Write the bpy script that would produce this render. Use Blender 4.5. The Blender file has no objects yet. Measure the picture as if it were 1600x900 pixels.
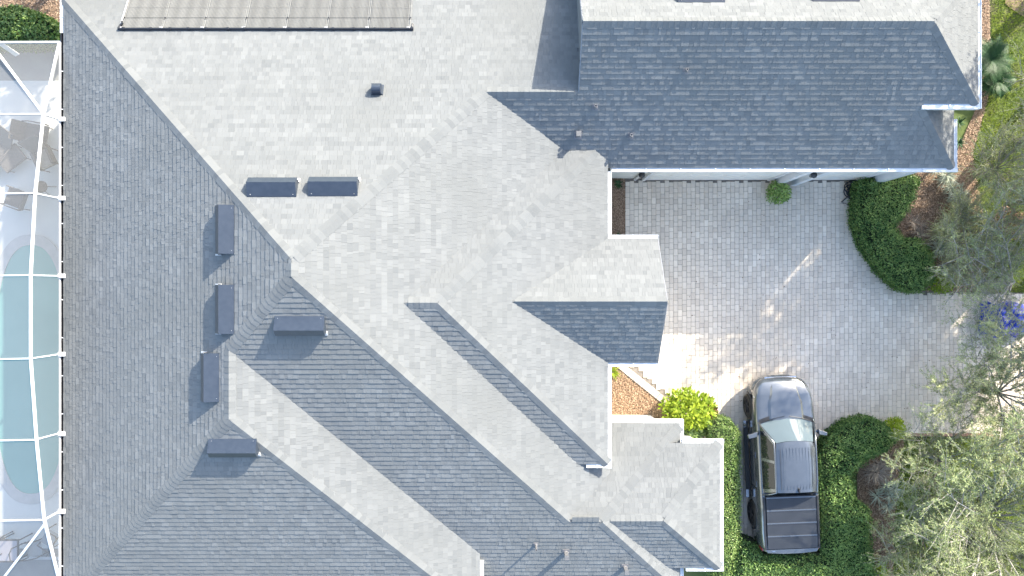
import bpy, bmesh, math, random
import numpy as np
from mathutils import Vector, Matrix
random.seed(7); rng = np.random.default_rng(7)
R = math.radians
S = bpy.context.scene
COL = S.collection

# ------------------------------------------------------------ camera, sky, sun
CAMH = 23.4          # drone height over the driveway
FPX = 1066.7         # focal length in photo pixels (1600 wide)
cam_d = bpy.data.cameras.new('drone_camera'); cam_d.sensor_width = 36; cam_d.lens = 24
cam_d.clip_start = 0.5; cam_d.clip_end = 3000
cam = bpy.data.objects.new('drone_camera', cam_d); COL.objects.link(cam)
cam.location = (0, 0, CAMH); cam.rotation_euler = (0, 0, 0)
S.camera = cam

SUN_EL = 29.7
SX, SY = 0.67, 0.742            # horizontal direction towards the sun
wd = bpy.data.worlds.new('World'); S.world = wd; wd.use_nodes = True
nt = wd.node_tree
sky = nt.nodes.new('ShaderNodeTexSky'); sky.sky_type = 'NISHITA'; sky.sun_disc = False
sky.sun_elevation = R(SUN_EL); sky.sun_rotation = math.atan2(SX, SY)
sky.air_density = 1.0; sky.dust_density = 1.5; sky.ozone_density = .7
bg = nt.nodes['Background']; bg.inputs[1].default_value = 0.15
nt.links.new(sky.outputs[0], bg.inputs[0])
sd = bpy.data.lights.new('sun', 'SUN'); sd.energy = 3.25; sd.angle = R(0.53); sd.color = (1, .92, .785)
sun = bpy.data.objects.new('sun', sd); COL.objects.link(sun); sun.location = (20, 22, 30)
ce = math.cos(R(SUN_EL)); v = Vector((SX*ce, SY*ce, math.sin(R(SUN_EL))))
sun.rotation_euler = v.to_track_quat('Z', 'Y').to_euler()
S.view_settings.view_transform = 'Standard'; S.view_settings.look = 'None'
S.view_settings.gamma = 1; S.view_settings.exposure = 1.99
try: S.view_settings.use_curve_mapping = False
except Exception: pass
S.render.engine = 'CYCLES'
S.cycles.max_bounces = 8; S.cycles.transparent_max_bounces = 12

# ------------------------------------------------------------ helpers
def W(px, py, z=0.0):
    """point of the place that the drone sees at photo pixel (px,py) if it lies at height z"""
    h = (CAMH - z)/FPX
    return Vector(((px-800)*h, (450-py)*h, z))

def mat(name, c1, c2=None, rough=.7, tone=False, nscale=0, namt=.5, bump=0, bscale=60, metallic=0, spec=.5,
        coat=0, coords='Object', detail=6, c3=None, n2=0):
    m = bpy.data.materials.new(name); m.use_nodes = True; t = m.node_tree; N = t.nodes; L = t.links
    b = N['Principled BSDF']
    b.inputs['Roughness'].default_value = rough; b.inputs['Metallic'].default_value = metallic
    b.inputs['Specular IOR Level'].default_value = spec
    if coat: b.inputs['Coat Weight'].default_value = coat; b.inputs['Coat Roughness'].default_value = .06
    tc = N.new('ShaderNodeTexCoord')
    if c2 is None:
        b.inputs['Base Color'].default_value = (*c1, 1)
    else:
        mix = N.new('ShaderNodeMix'); mix.data_type = 'RGBA'
        mix.inputs['A'].default_value = (*c1, 1); mix.inputs['B'].default_value = (*c2, 1)
        fac = None
        if tone:
            a = N.new('ShaderNodeAttribute'); a.attribute_name = 'tone'; fac = a.outputs['Fac']
        if nscale:
            n = N.new('ShaderNodeTexNoise'); n.inputs['Scale'].default_value = nscale; n.inputs['Detail'].default_value = detail
            L.new(tc.outputs[coords], n.inputs['Vector'])
            mr = N.new('ShaderNodeMapRange'); mr.inputs[1].default_value = .3; mr.inputs[2].default_value = .7
            L.new(n.outputs['Fac'], mr.inputs[0])
            if fac is None: fac = mr.outputs[0]
            else:
                k = N.new('ShaderNodeMix'); k.data_type = 'FLOAT'; k.inputs[0].default_value = namt
                L.new(fac, k.inputs[2]); L.new(mr.outputs[0], k.inputs[3]); fac = k.outputs[0]
        L.new(fac, mix.inputs['Factor'])
        outc = mix.outputs['Result']
        if c3 is not None:
            n3 = N.new('ShaderNodeTexNoise'); n3.inputs['Scale'].default_value = n2; n3.inputs['Detail'].default_value = 5
            L.new(tc.outputs[coords], n3.inputs['Vector'])
            mr = N.new('ShaderNodeMapRange'); mr.inputs[1].default_value = .45; mr.inputs[2].default_value = .75
            L.new(n3.outputs['Fac'], mr.inputs[0])
            m3 = N.new('ShaderNodeMix'); m3.data_type = 'RGBA'; m3.inputs['B'].default_value = (*c3, 1)
            L.new(mr.outputs[0], m3.inputs['Factor']); L.new(outc, m3.inputs['A']); outc = m3.outputs['Result']
        L.new(outc, b.inputs['Base Color'])
    if bump:
        n = N.new('ShaderNodeTexNoise'); n.inputs['Scale'].default_value = bscale; n.inputs['Detail'].default_value = 4
        L.new(tc.outputs[coords], n.inputs['Vector'])
        bp = N.new('ShaderNodeBump'); bp.inputs['Strength'].default_value = bump; bp.inputs['Distance'].default_value = .01
        L.new(n.outputs['Fac'], bp.inputs['Height']); L.new(bp.outputs[0], b.inputs['Normal'])
    return m

def leafmat(name, c1, c2, rough=.55, trans=.25):
    m = mat(name, c1, c2, rough=rough, tone=True, spec=.35)
    t = m.node_tree; N = t.nodes; L = t.links; b = N['Principled BSDF']; out = N['Material Output']
    tr = N.new('ShaderNodeBsdfTranslucent'); mx = N.new('ShaderNodeMixShader'); mx.inputs[0].default_value = trans
    src = b.inputs['Base Color'].links[0].from_socket; L.new(src, tr.inputs['Color'])
    L.new(b.outputs[0], mx.inputs[1]); L.new(tr.outputs[0], mx.inputs[2]); L.new(mx.outputs[0], out.inputs['Surface'])
    return m

def link(o, parent=None, kind=None, label=None, cat=None, group=None):
    COL.objects.link(o)
    if parent is not None: o.parent = parent
    if kind: o['kind'] = kind
    if label: o['label'] = label
    if cat: o['category'] = cat
    if group: o['group'] = group
    return o

def empty(name, loc, label, cat, group=None, rz=0):
    o = bpy.data.objects.new(name, None); o.empty_display_size = .3
    o.location = loc; o.rotation_euler = (0, 0, rz)
    return link(o, None, None, label, cat, group)

class MB:
    """collects faces of one mesh"""
    def __init__(s): s.v = []; s.f = []; s.t = []
    def add(s, vs, fs, tone=.5):
        k = len(s.v); s.v += [tuple(a) for a in vs]; s.f += [tuple(i+k for i in f) for f in fs]; s.t += [tone]*len(fs)
        return s
    def quad(s, a, b, c, d, tone=.5): return s.add([a, b, c, d], [(0, 1, 2, 3)], tone)
    def poly(s, pts, tone=.5): return s.add(pts, [tuple(range(len(pts)))], tone)
    def box(s, x0, x1, y0, y1, z0, z1, tone=.5, M=None):
        vs = [Vector(p) for p in ((x0,y0,z0),(x1,y0,z0),(x1,y1,z0),(x0,y1,z0),(x0,y0,z1),(x1,y0,z1),(x1,y1,z1),(x0,y1,z1))]
        if M is not None: vs = [M @ p for p in vs]
        return s.add(vs, [(0,3,2,1),(4,5,6,7),(0,1,5,4),(1,2,6,5),(2,3,7,6),(3,0,4,7)], tone)
    def prism(s, pts, z0, z1, tone=.5):
        n = len(pts); vs = [(p[0], p[1], z0) for p in pts]+[(p[0], p[1], z1) for p in pts]
        fs = [tuple(range(n, 2*n)), tuple(reversed(range(n)))]+[(i, (i+1) % n, n+(i+1) % n, n+i) for i in range(n)]
        return s.add(vs, fs, tone)
    def bar(s, a, b, w, h, up=Vector((0, 0, 1)), tone=.5):
        a = Vector(a); b = Vector(b); d = (b-a).normalized(); x = d.cross(up).normalized()*w/2; y = x.cross(d).normalized()*h/2
        vs = [a-x-y, a+x-y, a+x+y, a-x+y, b-x-y, b+x-y, b+x+y, b-x+y]
        return s.add(vs, [(0,1,2,3),(7,6,5,4),(0,4,5,1),(1,5,6,2),(2,6,7,3),(3,7,4,0)], tone)
    def tube(s, pts, rad, n=6, tone=.5, cap=True):
        pts = [Vector(p) for p in pts]; rr = rad if isinstance(rad, (list, tuple)) else [rad]*len(pts)
        vs = []; ref = Vector((.13, .21, .97)).normalized()
        for i, p in enumerate(pts):
            d = (pts[min(i+1, len(pts)-1)]-pts[max(i-1, 0)]).normalized()
            x = d.cross(ref)
            if x.length < .05: x = d.cross(Vector((1, 0, 0)))
            x.normalize(); y = d.cross(x)
            for k in range(n):
                a = 2*math.pi*k/n; vs.append(p+(x*math.cos(a)+y*math.sin(a))*rr[i])
        fs = [(i*n+k, i*n+(k+1) % n, (i+1)*n+(k+1) % n, (i+1)*n+k) for i in range(len(pts)-1) for k in range(n)]
        if cap: fs += [tuple(reversed(range(n))), tuple(range((len(pts)-1)*n, len(pts)*n))]
        return s.add(vs, fs, tone)
    def lathe(s, prof, M=None, n=20, tone=.5):
        vs = []
        for r, z in prof:
            for k in range(n):
                a = 2*math.pi*k/n; p = Vector((r*math.cos(a), r*math.sin(a), z)); vs.append(M @ p if M is not None else p)
        fs = [(i*n+k, i*n+(k+1) % n, (i+1)*n+(k+1) % n, (i+1)*n+k) for i in range(len(prof)-1) for k in range(n)]
        fs += [tuple(reversed(range(n))), tuple(range((len(prof)-1)*n, len(prof)*n))]
        return s.add(vs, fs, tone)
    def mesh(s, name, m, smooth=False):
        me = bpy.data.meshes.new(name); me.from_pydata(s.v, [], s.f)
        a = me.attributes.new('tone', 'FLOAT', 'FACE'); a.data.foreach_set('value', s.t)
        me.materials.append(m)
        if smooth: me.polygons.foreach_set('use_smooth', [True]*len(s.f))
        me.update(); return me
    def obj(s, name, m, parent=None, smooth=False, bevel=0, **kw):
        o = bpy.data.objects.new(name, s.mesh(name, m, smooth)); link(o, parent, **kw)
        if bevel:
            b = o.modifiers.new('bevel', 'BEVEL'); b.width = bevel; b.segments = 2; b.limit_method = 'ANGLE'
        return o

def quads(name, V, tone, m, parent=None, **kw):
    """numpy quads (N,4,3) as one mesh"""
    N = len(V); me = bpy.data.meshes.new(name)
    me.vertices.add(N*4); me.vertices.foreach_set('co', V.reshape(-1).astype(np.float32))
    me.loops.add(N*4); me.loops.foreach_set('vertex_index', np.arange(N*4, dtype=np.int32))
    me.polygons.add(N); me.polygons.foreach_set('loop_start', np.arange(0, N*4, 4, dtype=np.int32))
    a = me.attributes.new('tone', 'FLOAT', 'FACE'); a.data.foreach_set('value', np.asarray(tone, dtype=np.float32))
    me.materials.append(m); me.update(calc_edges=True)
    o = bpy.data.objects.new(name, me); return link(o, parent, **kw)

def inst(name, me, loc, rot, parent, label=None):
    o = bpy.data.objects.new(name, me); COL.objects.link(o); o.parent = parent
    o.matrix_local = Matrix.Translation(loc) @ rot.to_4x4()
    if label: o['label'] = label
    return o

def inpoly(x, y, poly):
    x = np.asarray(x); y = np.asarray(y); r = np.zeros(x.shape, bool); n = len(poly)
    for i in range(n):
        x0, y0 = poly[i][0], poly[i][1]; x1, y1 = poly[(i+1) % n][0], poly[(i+1) % n][1]
        if y0 == y1: continue
        c = ((y0 > y) != (y1 > y)) & (x < (x1-x0)*(y-y0)/(y1-y0)+x0); r ^= c
    return r

def clip(poly, a, b):
    """keep the part of a 2-D polygon on the left of a->b"""
    out = []; n = len(poly)
    def s(p): return (b[0]-a[0])*(p[1]-a[1])-(b[1]-a[1])*(p[0]-a[0])
    for i in range(n):
        p, q = poly[i], poly[(i+1) % n]; sp, sq = s(p), s(q)
        if sp >= 0: out.append(p)
        if (sp >= 0) != (sq >= 0):
            t = sp/(sp-sq); out.append((p[0]+(q[0]-p[0])*t, p[1]+(q[1]-p[1])*t))
    return out

# ------------------------------------------------------------ materials
M_shingle = mat('asphalt_shingle', (.132, .140, .142), (.200, .208, .206), rough=.92, tone=True, nscale=1.1, namt=.22, bump=.35, bscale=220, spec=.2, detail=9, c3=(.150, .157, .155), n2=.4)
M_deck = mat('roof_underlay', (.13, .135, .14), rough=.95)
M_white = mat('white_aluminium', (.60, .62, .64), (.66, .67, .68), rough=.35, nscale=3, spec=.5)
M_gutter_in = mat('gutter_channel', (.26, .27, .28), (.5, .51, .52), rough=.6, nscale=6)
M_wall = mat('painted_stucco', (.62, .63, .59), (.70, .70, .66), rough=.85, nscale=2, bump=.4, bscale=90)
M_door = mat('garage_door_paint', (.70, .69, .64), (.76, .75, .71), rough=.5, nscale=2)
M_vent = mat('charcoal_vent_metal', (.030, .041, .060), (.040, .052, .072), rough=.36, nscale=8, spec=.5)
M_galv = mat('bare_metal_edge', (.42, .43, .44), (.5, .5, .5), rough=.5, nscale=20)
M_pipe = mat('grey_vent_pipe', (.12, .12, .125), (.18, .18, .18), rough=.5, nscale=15)
M_boot = mat('pipe_boot', (.16, .16, .17), rough=.7)
M_solar = mat('solar_mat', (.092, .095, .094), (.130, .134, .132), rough=.75, tone=True, nscale=.9, namt=.3)
M_black = mat('black_plastic', (.018, .02, .026), rough=.45)
M_slab = mat('joint_sand', (.16, .14, .12), (.26, .23, .20), rough=.95, nscale=8)
M_paver = mat('concrete_paver', (.54, .465, .385), (.83, .745, .625), rough=.9, tone=True, nscale=.55, namt=.38, bump=.3, bscale=120, spec=.2, c3=(.55, .485, .40), n2=.35)
M_conc = mat('pale_concrete', (.60, .585, .55), (.70, .69, .66), rough=.9, nscale=2.5)
M_deckc = mat('pool_deck_coating', (.60, .60, .57), (.68, .68, .64), rough=.8, nscale=.8)
M_coping = mat('pool_coping', (.45, .45, .43), (.52, .51, .49), rough=.85, nscale=4)
M_stone = mat('grey_patio_stone', (.24, .24, .23), (.30, .30, .28), rough=.9, nscale=1.5)  # plain grey stone past both ends of the pale deck
M_soil = mat('soil', (.10, .075, .05), (.16, .12, .085), rough=.95, nscale=3)
M_lawn = mat('lawn_soil', (.06, .09, .022), (.13, .17, .045), rough=.95, nscale=2.5, c3=(.13, .10, .06), n2=.8)
M_mulch = mat('mulch_bed', (.16, .11, .075), (.30, .21, .14), rough=.95, nscale=14)
M_chip = mat('mulch_chip', (.14, .08, .045), (.60, .44, .31), rough=.9, tone=True)
M_grass = leafmat('grass_blade', (.09, .17, .022), (.42, .50, .07), trans=.3)
M_bark = mat('silver_bark', (.20, .19, .165), (.42, .40, .36), rough=.85, nscale=6)
M_bark2 = mat('brown_bark', (.09, .07, .05), (.17, .135, .10), rough=.9, nscale=6)
M_hedge = leafmat('hedge_leaf', (.035, .105, .024), (.33, .47, .13), rough=.45, trans=.25)
M_hedge2 = leafmat('bright_hedge_leaf', (.07, .15, .03), (.40, .50, .17), rough=.4, trans=.25)
M_core = mat('hedge_shade_core', (.008, .018, .006), (.02, .035, .012), rough=.95, nscale=12)
M_olive = leafmat('silver_green_leaf', (.12, .17, .055), (.50, .56, .26), trans=.3)
M_oliveL = leafmat('pale_silver_leaf', (.17, .20, .07), (.58, .60, .30), trans=.3)  # paler and yellower than the other silver leaf
M_silver = leafmat('silver_palmetto_leaf', (.2, .24, .17), (.55, .58, .45), trans=.2)
M_lime = leafmat('lime_leaf', (.12, .22, .015), (.42, .50, .04), trans=.35)
M_palm = leafmat('palm_leaf', (.012, .045, .015), (.05, .12, .035), trans=.15)  # extra dark: shade over the feathery palms is put into the leaf colour
M_dry = leafmat('dry_leaf', (.20, .15, .11), (.42, .36, .29), trans=.1)
M_rust = leafmat('rusty_leaf', (.10, .04, .025), (.34, .20, .13), trans=.15)

# ------------------------------------------------------------ ground
def sheet(name, pts, z, m, thick=0, parent=None, kind='structure', **kw):
    b = MB()
    if thick: b.prism([(p[0], p[1]) for p in pts], z-thick, z)
    else: b.poly([(p[0], p[1], z) for p in pts])
    return b.obj(name, m, parent, kind=kind, **kw)
def PX(lst, z=0): return [tuple(W(x, y, z)[:2]) for x, y in lst]

sheet('ground', [(-400, -400), (400, -400), (400, 400), (-400, 400)], -.06, M_lawn)
DRIVE = PX([(977, 277), (1345, 277), (1345, 460), (1700, 460), (1700, 676), (1150, 676), (1150, 860), (1175, 905), (1300, 905),
            (1300, 676), (1050, 690), (1040, 640), (955, 560), (930, 560), (930, 372), (977, 372)])
DRIVE = PX([(977, 260), (1360, 260), (1385, 420), (1440, 455), (1900, 462), (1900, 676), (1330, 676), (1330, 905), (1140, 905),
            (1140, 700), (1050, 664), (1046, 641), (962, 574), (930, 560), (930, 372), (977, 372)])
drive = sheet('driveway', DRIVE, -.008, M_slab)
sheet('mulch_bed', PX([(940, 250), (977, 250), (977, 372), (940, 372)]), -.012, M_mulch)
sheet('mulch_bed', PX([(945, 560), (962, 572), (1046, 641), (1046, 700), (945, 700)]), -.02, M_mulch)
sheet('mulch_bed', PX([(1345, 250), (1490, 250), (1530, 160), (1528, -60), (1545, -60), (1550, 130), (1520, 240), (1530, 330), (1560, 460), (1350, 460)]), -.03, M_mulch)
sheet('mulch_bed', PX([(1562, -80), (1720, -80), (1720, 60), (1600, 26), (1572, 6)]), -.03, M_mulch)
sheet('mulch_bed', PX([(1340, 650), (1415, 680), (1400, 760), (1395, 905), (1340, 930)]), -.03, M_mulch)
sheet('mulch_bed', PX([(-120, -80), (110, -80), (110, 66), (-120, 66)]), -.02, M_mulch)
sheet('walkway', PX([(948, 652), (1012, 648), (1012, 700), (948, 700)]), .06, M_conc, .08)
bb = MB(); a, c = W(960, 570), W(1047, 640); d = (c-a).normalized(); nn = Vector((-d.y, d.x, 0)); n = 12
for i in range(n):
    p = a+d*((c-a).length*(i+.03)/n); q = a+d*((c-a).length*(i+.95)/n)
    bb.prism([(p.x, p.y), (q.x, q.y), (q.x+nn.x*.23, q.y+nn.y*.23), (p.x+nn.x*.23, p.y+nn.y*.23)], -.02, .03, random.random())
bb.obj('border_paver_row', M_paver, drive, kind='stuff')

# pavers: columns .15 m wide, long and square stones alternating
paver_me = {}
def paver_mesh(w, h, k):
    key = (w, h, k)
    if key not in paver_me:
        b = MB(); g = .004; x, y = w/2-g, h/2-g; e = .005
        vs = [(-x, -y, -.03), (x, -y, -.03), (x, y, -.03), (-x, y, -.03), (-x, -y, -.004), (x, -y, -.004), (x, y, -.004), (-x, y, -.004),
              (-x+e, -y+e, 0), (x-e, -y+e, 0), (x-e, y-e, 0), (-x+e, y-e, 0)]
        fs = [(8, 9, 10, 11)]+[(i, (i+1) % 4, 4+(i+1) % 4, 4+i) for i in range(4)]+[(4+i, 4+(i+1) % 4, 8+(i+1) % 4, 8+i) for i in range(4)]
        b.add(vs, fs, k/5)
        paver_me[key] = b.mesh('paver', M_paver)
    return paver_me[key]
cw = .15; LS = (.15, .235); cells = []
x0 = W(977, 0).x; xs = np.arange(x0+cw/2, W(1640, 0).x, cw)
for ci, x in enumerate(xs):
    y = W(0, 905).y-.19*(ci % 2)-.02*(ci % 3); k = 0
    while y < W(0, 262).y:
        h = LS[k % 2]; cells.append((x, y+h/2, h)); y += h; k += 1
cx = np.array([c[0] for c in cells]); cy = np.array([c[1] for c in cells])
ok = inpoly(cx, cy, DRIVE) & inpoly(cx+.06, cy, DRIVE) & inpoly(cx-.06, cy+.06, DRIVE)
# garage, house walls and planting edges
ok &= cy < 3.66
ba, bc = W(960, 570), W(1047, 640); bd = (bc-ba).normalized(); off = (cx-ba.x)*(-bd.y)+(cy-ba.y)*bd.x
ok &= ~((cx > ba.x-.3) & (cx < bc.x+.1) & (cy < ba.y+.3) & (cy > bc.y-.3) & (off < .33))
cells = [c for c, o in zip(cells, ok) if o]
cells.sort(key=lambda c: abs(c[0]-6.3)+abs(c[1]+.4) if True else 0)
rest = MB()
for i, (x, y, h) in enumerate(cells):
    t = min(5, max(0, int(random.gauss(2.6, 1.15)))); dz = random.uniform(-.0015, .0015)
    if i < 298: inst('paver', paver_mesh(cw, h, t), Vector((x, y, .016+dz)), Matrix.Identity(3), drive)
    else:
        X, Y, g, e, z = cw/2-.004, h/2-.004, 0, .005, .016+dz
        vs = [(x-X, y-Y, z-.03), (x+X, y-Y, z-.03), (x+X, y+Y, z-.03), (x-X, y+Y, z-.03), (x-X, y-Y, z-.004), (x+X, y-Y, z-.004), (x+X, y+Y, z-.004), (x-X, y+Y, z-.004),
              (x-X+e, y-Y+e, z), (x+X-e, y-Y+e, z), (x+X-e, y+Y-e, z), (x-X+e, y+Y-e, z)]
        rest.add(vs, [(8, 9, 10, 11)]+[(j, (j+1) % 4, 4+(j+1) % 4, 4+j) for j in range(4)]+[(4+j, 4+(j+1) % 4, 8+(j+1) % 4, 8+j) for j in range(4)], t/5+random.uniform(-.08, .08))
rest.obj('paver_field', M_paver, drive, kind='stuff')
# reddish edging stones along the lawn side of the driveway
bb = MB(); a = W(1398, 677); 
for i in range(90):
    bb.box(a.x+i*.2, a.x+i*.2+.19, a.y-.1, a.y, -.05, .02, random.random())
bb.obj('edging_brick_row', mat('edging_brick', (.28, .16, .11), (.42, .27, .20), rough=.9, tone=True), drive, kind='stuff')

# ------------------------------------------------------------ pool yard
DZ = .7
sheet('pool_deck', PX([(-200, 126), (125, 126), (125, 857), (-200, 857)]), .0, M_deckc, .05)
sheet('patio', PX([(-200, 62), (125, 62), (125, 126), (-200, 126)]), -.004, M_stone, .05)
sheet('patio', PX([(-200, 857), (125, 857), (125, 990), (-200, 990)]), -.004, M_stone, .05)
bb = MB(); a = W(-200, 872); c = W(125, 868); bb.box(a.x, c.x, a.y-.05, a.y+.05, -.01, .012); bb.obj('deck_drain', M_coping, kind='structure')
pc = W(49, 577)
def oval(ax, by, n=2.45, k=72):
    o = []
    for i in range(k):
        t = 2*math.pi*i/k; c, s_ = math.cos(t), math.sin(t)
        o.append((pc.x+ax*math.copysign(abs(c)**(2/n), c), pc.y+by*math.copysign(abs(s_)**(2/n), s_)))
    return o
ri, ro = oval(1.25, 4.26), oval(1.62, 4.62)
bb = MB(); k = len(ri)
for i in range(k):
    j = (i+1) % k; bb.quad((*ri[i], .03), (*ro[i], .03), (*ro[j], .03), (*ri[j], .03)); bb.quad((*ro[i], .03), (*ro[i], -.02), (*ro[j], -.02), (*ro[j], .03))
    bb.quad((*ri[j], .03), (*ri[j], -.1), (*ri[i], -.1), (*ri[i], .03))
bb.obj('pool_coping', M_coping, kind='structure')
M_water = mat('pool_water', (.19, .40, .36), (.23, .46, .41), rough=.12, nscale=.6, spec=.3, bump=.08, bscale=3)
bb = MB(); bb.poly([(*p, .012) for p in ri]); bb.obj('pool_water', M_water, kind='structure')

# ------------------------------------------------------------ the house
house = empty('house', (0, 0, 0), 'large hip-roofed house with grey asphalt shingle roof and white gutters', 'house')
p_ = .44; q_ = .7
class Face:
    def __init__(s, name, a, bx, cy, poly):
        s.name, s.a, s.b, s.c, s.poly = name, a+DZ, bx, cy, poly
        s.n = Vector((-bx, -cy, 1)).normalized()
        g = Vector((bx, cy)); s.g = g.length; gd = g/s.g                       # uphill direction in plan
        s.up = Vector((gd.x, gd.y, s.g)).normalized(); s.gd = gd
        s.u = s.up.cross(s.n).normalized()                                     # along the eave
    def z(s, x, y): return s.a+s.b*x+s.c*y
    def hit(s, px, py):
        k = 1/FPX; dx, dy = (px-800)*k, (450-py)*k
        h = (CAMH-s.a)/(1+s.b*dx+s.c*dy); return Vector((dx*h, dy*h, CAMH-h))
def F(name, z0, x0, y0, bx, cy, poly): return Face(name, z0-bx*x0-cy*y0, bx, cy, poly)
FL = {}
for f in [
 F('L', 3.0, -12.98, 0, p_, 0, [(-12.92, 8.34), (-5.27, .69), (-5.27, .27), (-7.09, -1.55), (-7.09, -3.29), (-12.92, -9.12)]),
 F('A', 6.39, 0, .69, 0, -p_, [(-13.98, 9.4), (-5.27, .69), (-.698, 5.262), (1.86, 5.262), (1.86, 9.4)]),
 F('E1', 6.39, -5.27, 0, -p_, 0, [(-5.27, .69), (-.698, 5.262), (2.85, 5.262), (2.85, -5.39), (1.62, -6.62), (-5.27, .27)]),
 F('D', 6.39, 0, .27, 0, p_, [(-5.27, .27), (1.62, -6.62), (2.55, -6.62), (5.03, -9.1), (-1.2, -9.1), (-1.2, -7.44), (-7.09, -1.55)]),
 F('E2', 5.59, -7.09, 0, -p_, 0, [(-7.09, -1.55), (-7.09, -3.29), (-.93, -9.45), (-.93, -7.71)]),
 F('D2', 5.59, 0, -3.29, 0, p_, [(-7.09, -3.29), (-12.98, -9.18), (-1.2, -9.18)]),
 F('G', 3.11, 0, 3.45, 0, q_, [(-.72, 5.262), (1.8, 5.262), (1.8, 6.75), (10.69, 6.75), (12.63, 4.995), (11.13, 4.995), (12.67, 3.45), (2.0, 3.45)]),
 F('UN', 5.42, 0, 6.75, 0, -q_, [(1.8, 6.75), (10.69, 6.75), (12.63, 8.51), (12.63, 10.2), (1.8, 10.2)]),
 F('UE', 5.42, 10.69, 0, -.634, 0, [(10.69, 6.75), (12.63, 4.995), (12.63, 8.51)]),
 F('GE', 3.11, 12.67, 0, -q_, 0, [(12.67, 3.45), (12.67, 5.25), (11.1, 5.02)]),
 F('W3N', 5.29, 0, -.375, 0, -p_, [(-2.79, -.375), (-1.91, -.375), (2.351, 3.886), (1.45, 3.9)]),
 F('W3E', 5.29, -1.91, 0, -p_, 0, [(-1.91, -.375), (2.4, 3.935), (2.73, 3.935), (2.73, -5.015)]),
 F('W3S', 5.29, 0, -.375, 0, p_, [(-2.79, -.375), (-1.91, -.375), (2.73, -5.015), (1.87, -5.015)]),
 F('G2N', 4.45, 0, -.36, 0, -.68, [(-.05, -.36), (4.156, -.36), (4.156, 1.405), (2.7, 1.405)]),
 F('G2S', 4.45, 0, -.36, 0, .68, [(-.05, -.36), (4.156, -.36), (4.156, -2.126), (2.7, -2.126)]),
 F('NP', 3.36, 0, -6.62, 0, -p_, [(1.62, -6.62), (2.55, -6.62), (5.03, -4.14), (5.03, -4.05), (2.4, -4.05)]),
 F('E5', 3.36, 2.55, 0, -p_, 0, [(2.55, -6.62), (5.03, -4.14), (5.03, -9.10)]),
 F('W2N', 3.27, 0, -6.63, 0, -.40, [(2.72, -6.63), (4.32, -6.63), (6.165, -4.6), (4.6, -4.6)]),
 F('W2E', 3.27, 4.32, 0, -p_, 0, [(4.32, -6.63), (6.165, -4.6), (6.165, -8.3)]),
 F('W2S', 3.27, 0, -6.63, 0, .5, [(2.72, -6.63), (4.32, -6.63), (6.165, -8.3), (4.5, -8.3)]),
]: FL[f.name] = f
bb = MB()
for f in FL.values():
    pts = f.poly
    area = sum(pts[i][0]*pts[(i+1) % len(pts)][1]-pts[(i+1) % len(pts)][0]*pts[i][1] for i in range(len(pts)))
    if area < 0: pts = pts[::-1]
    bb.poly([(x, y, f.z(x, y)-.012) for x, y in pts])
    bb.poly([(x, y, f.z(x, y)-.05) for x, y in pts[::-1]])
roof = bb.obj('roof', M_deck, house)

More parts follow.
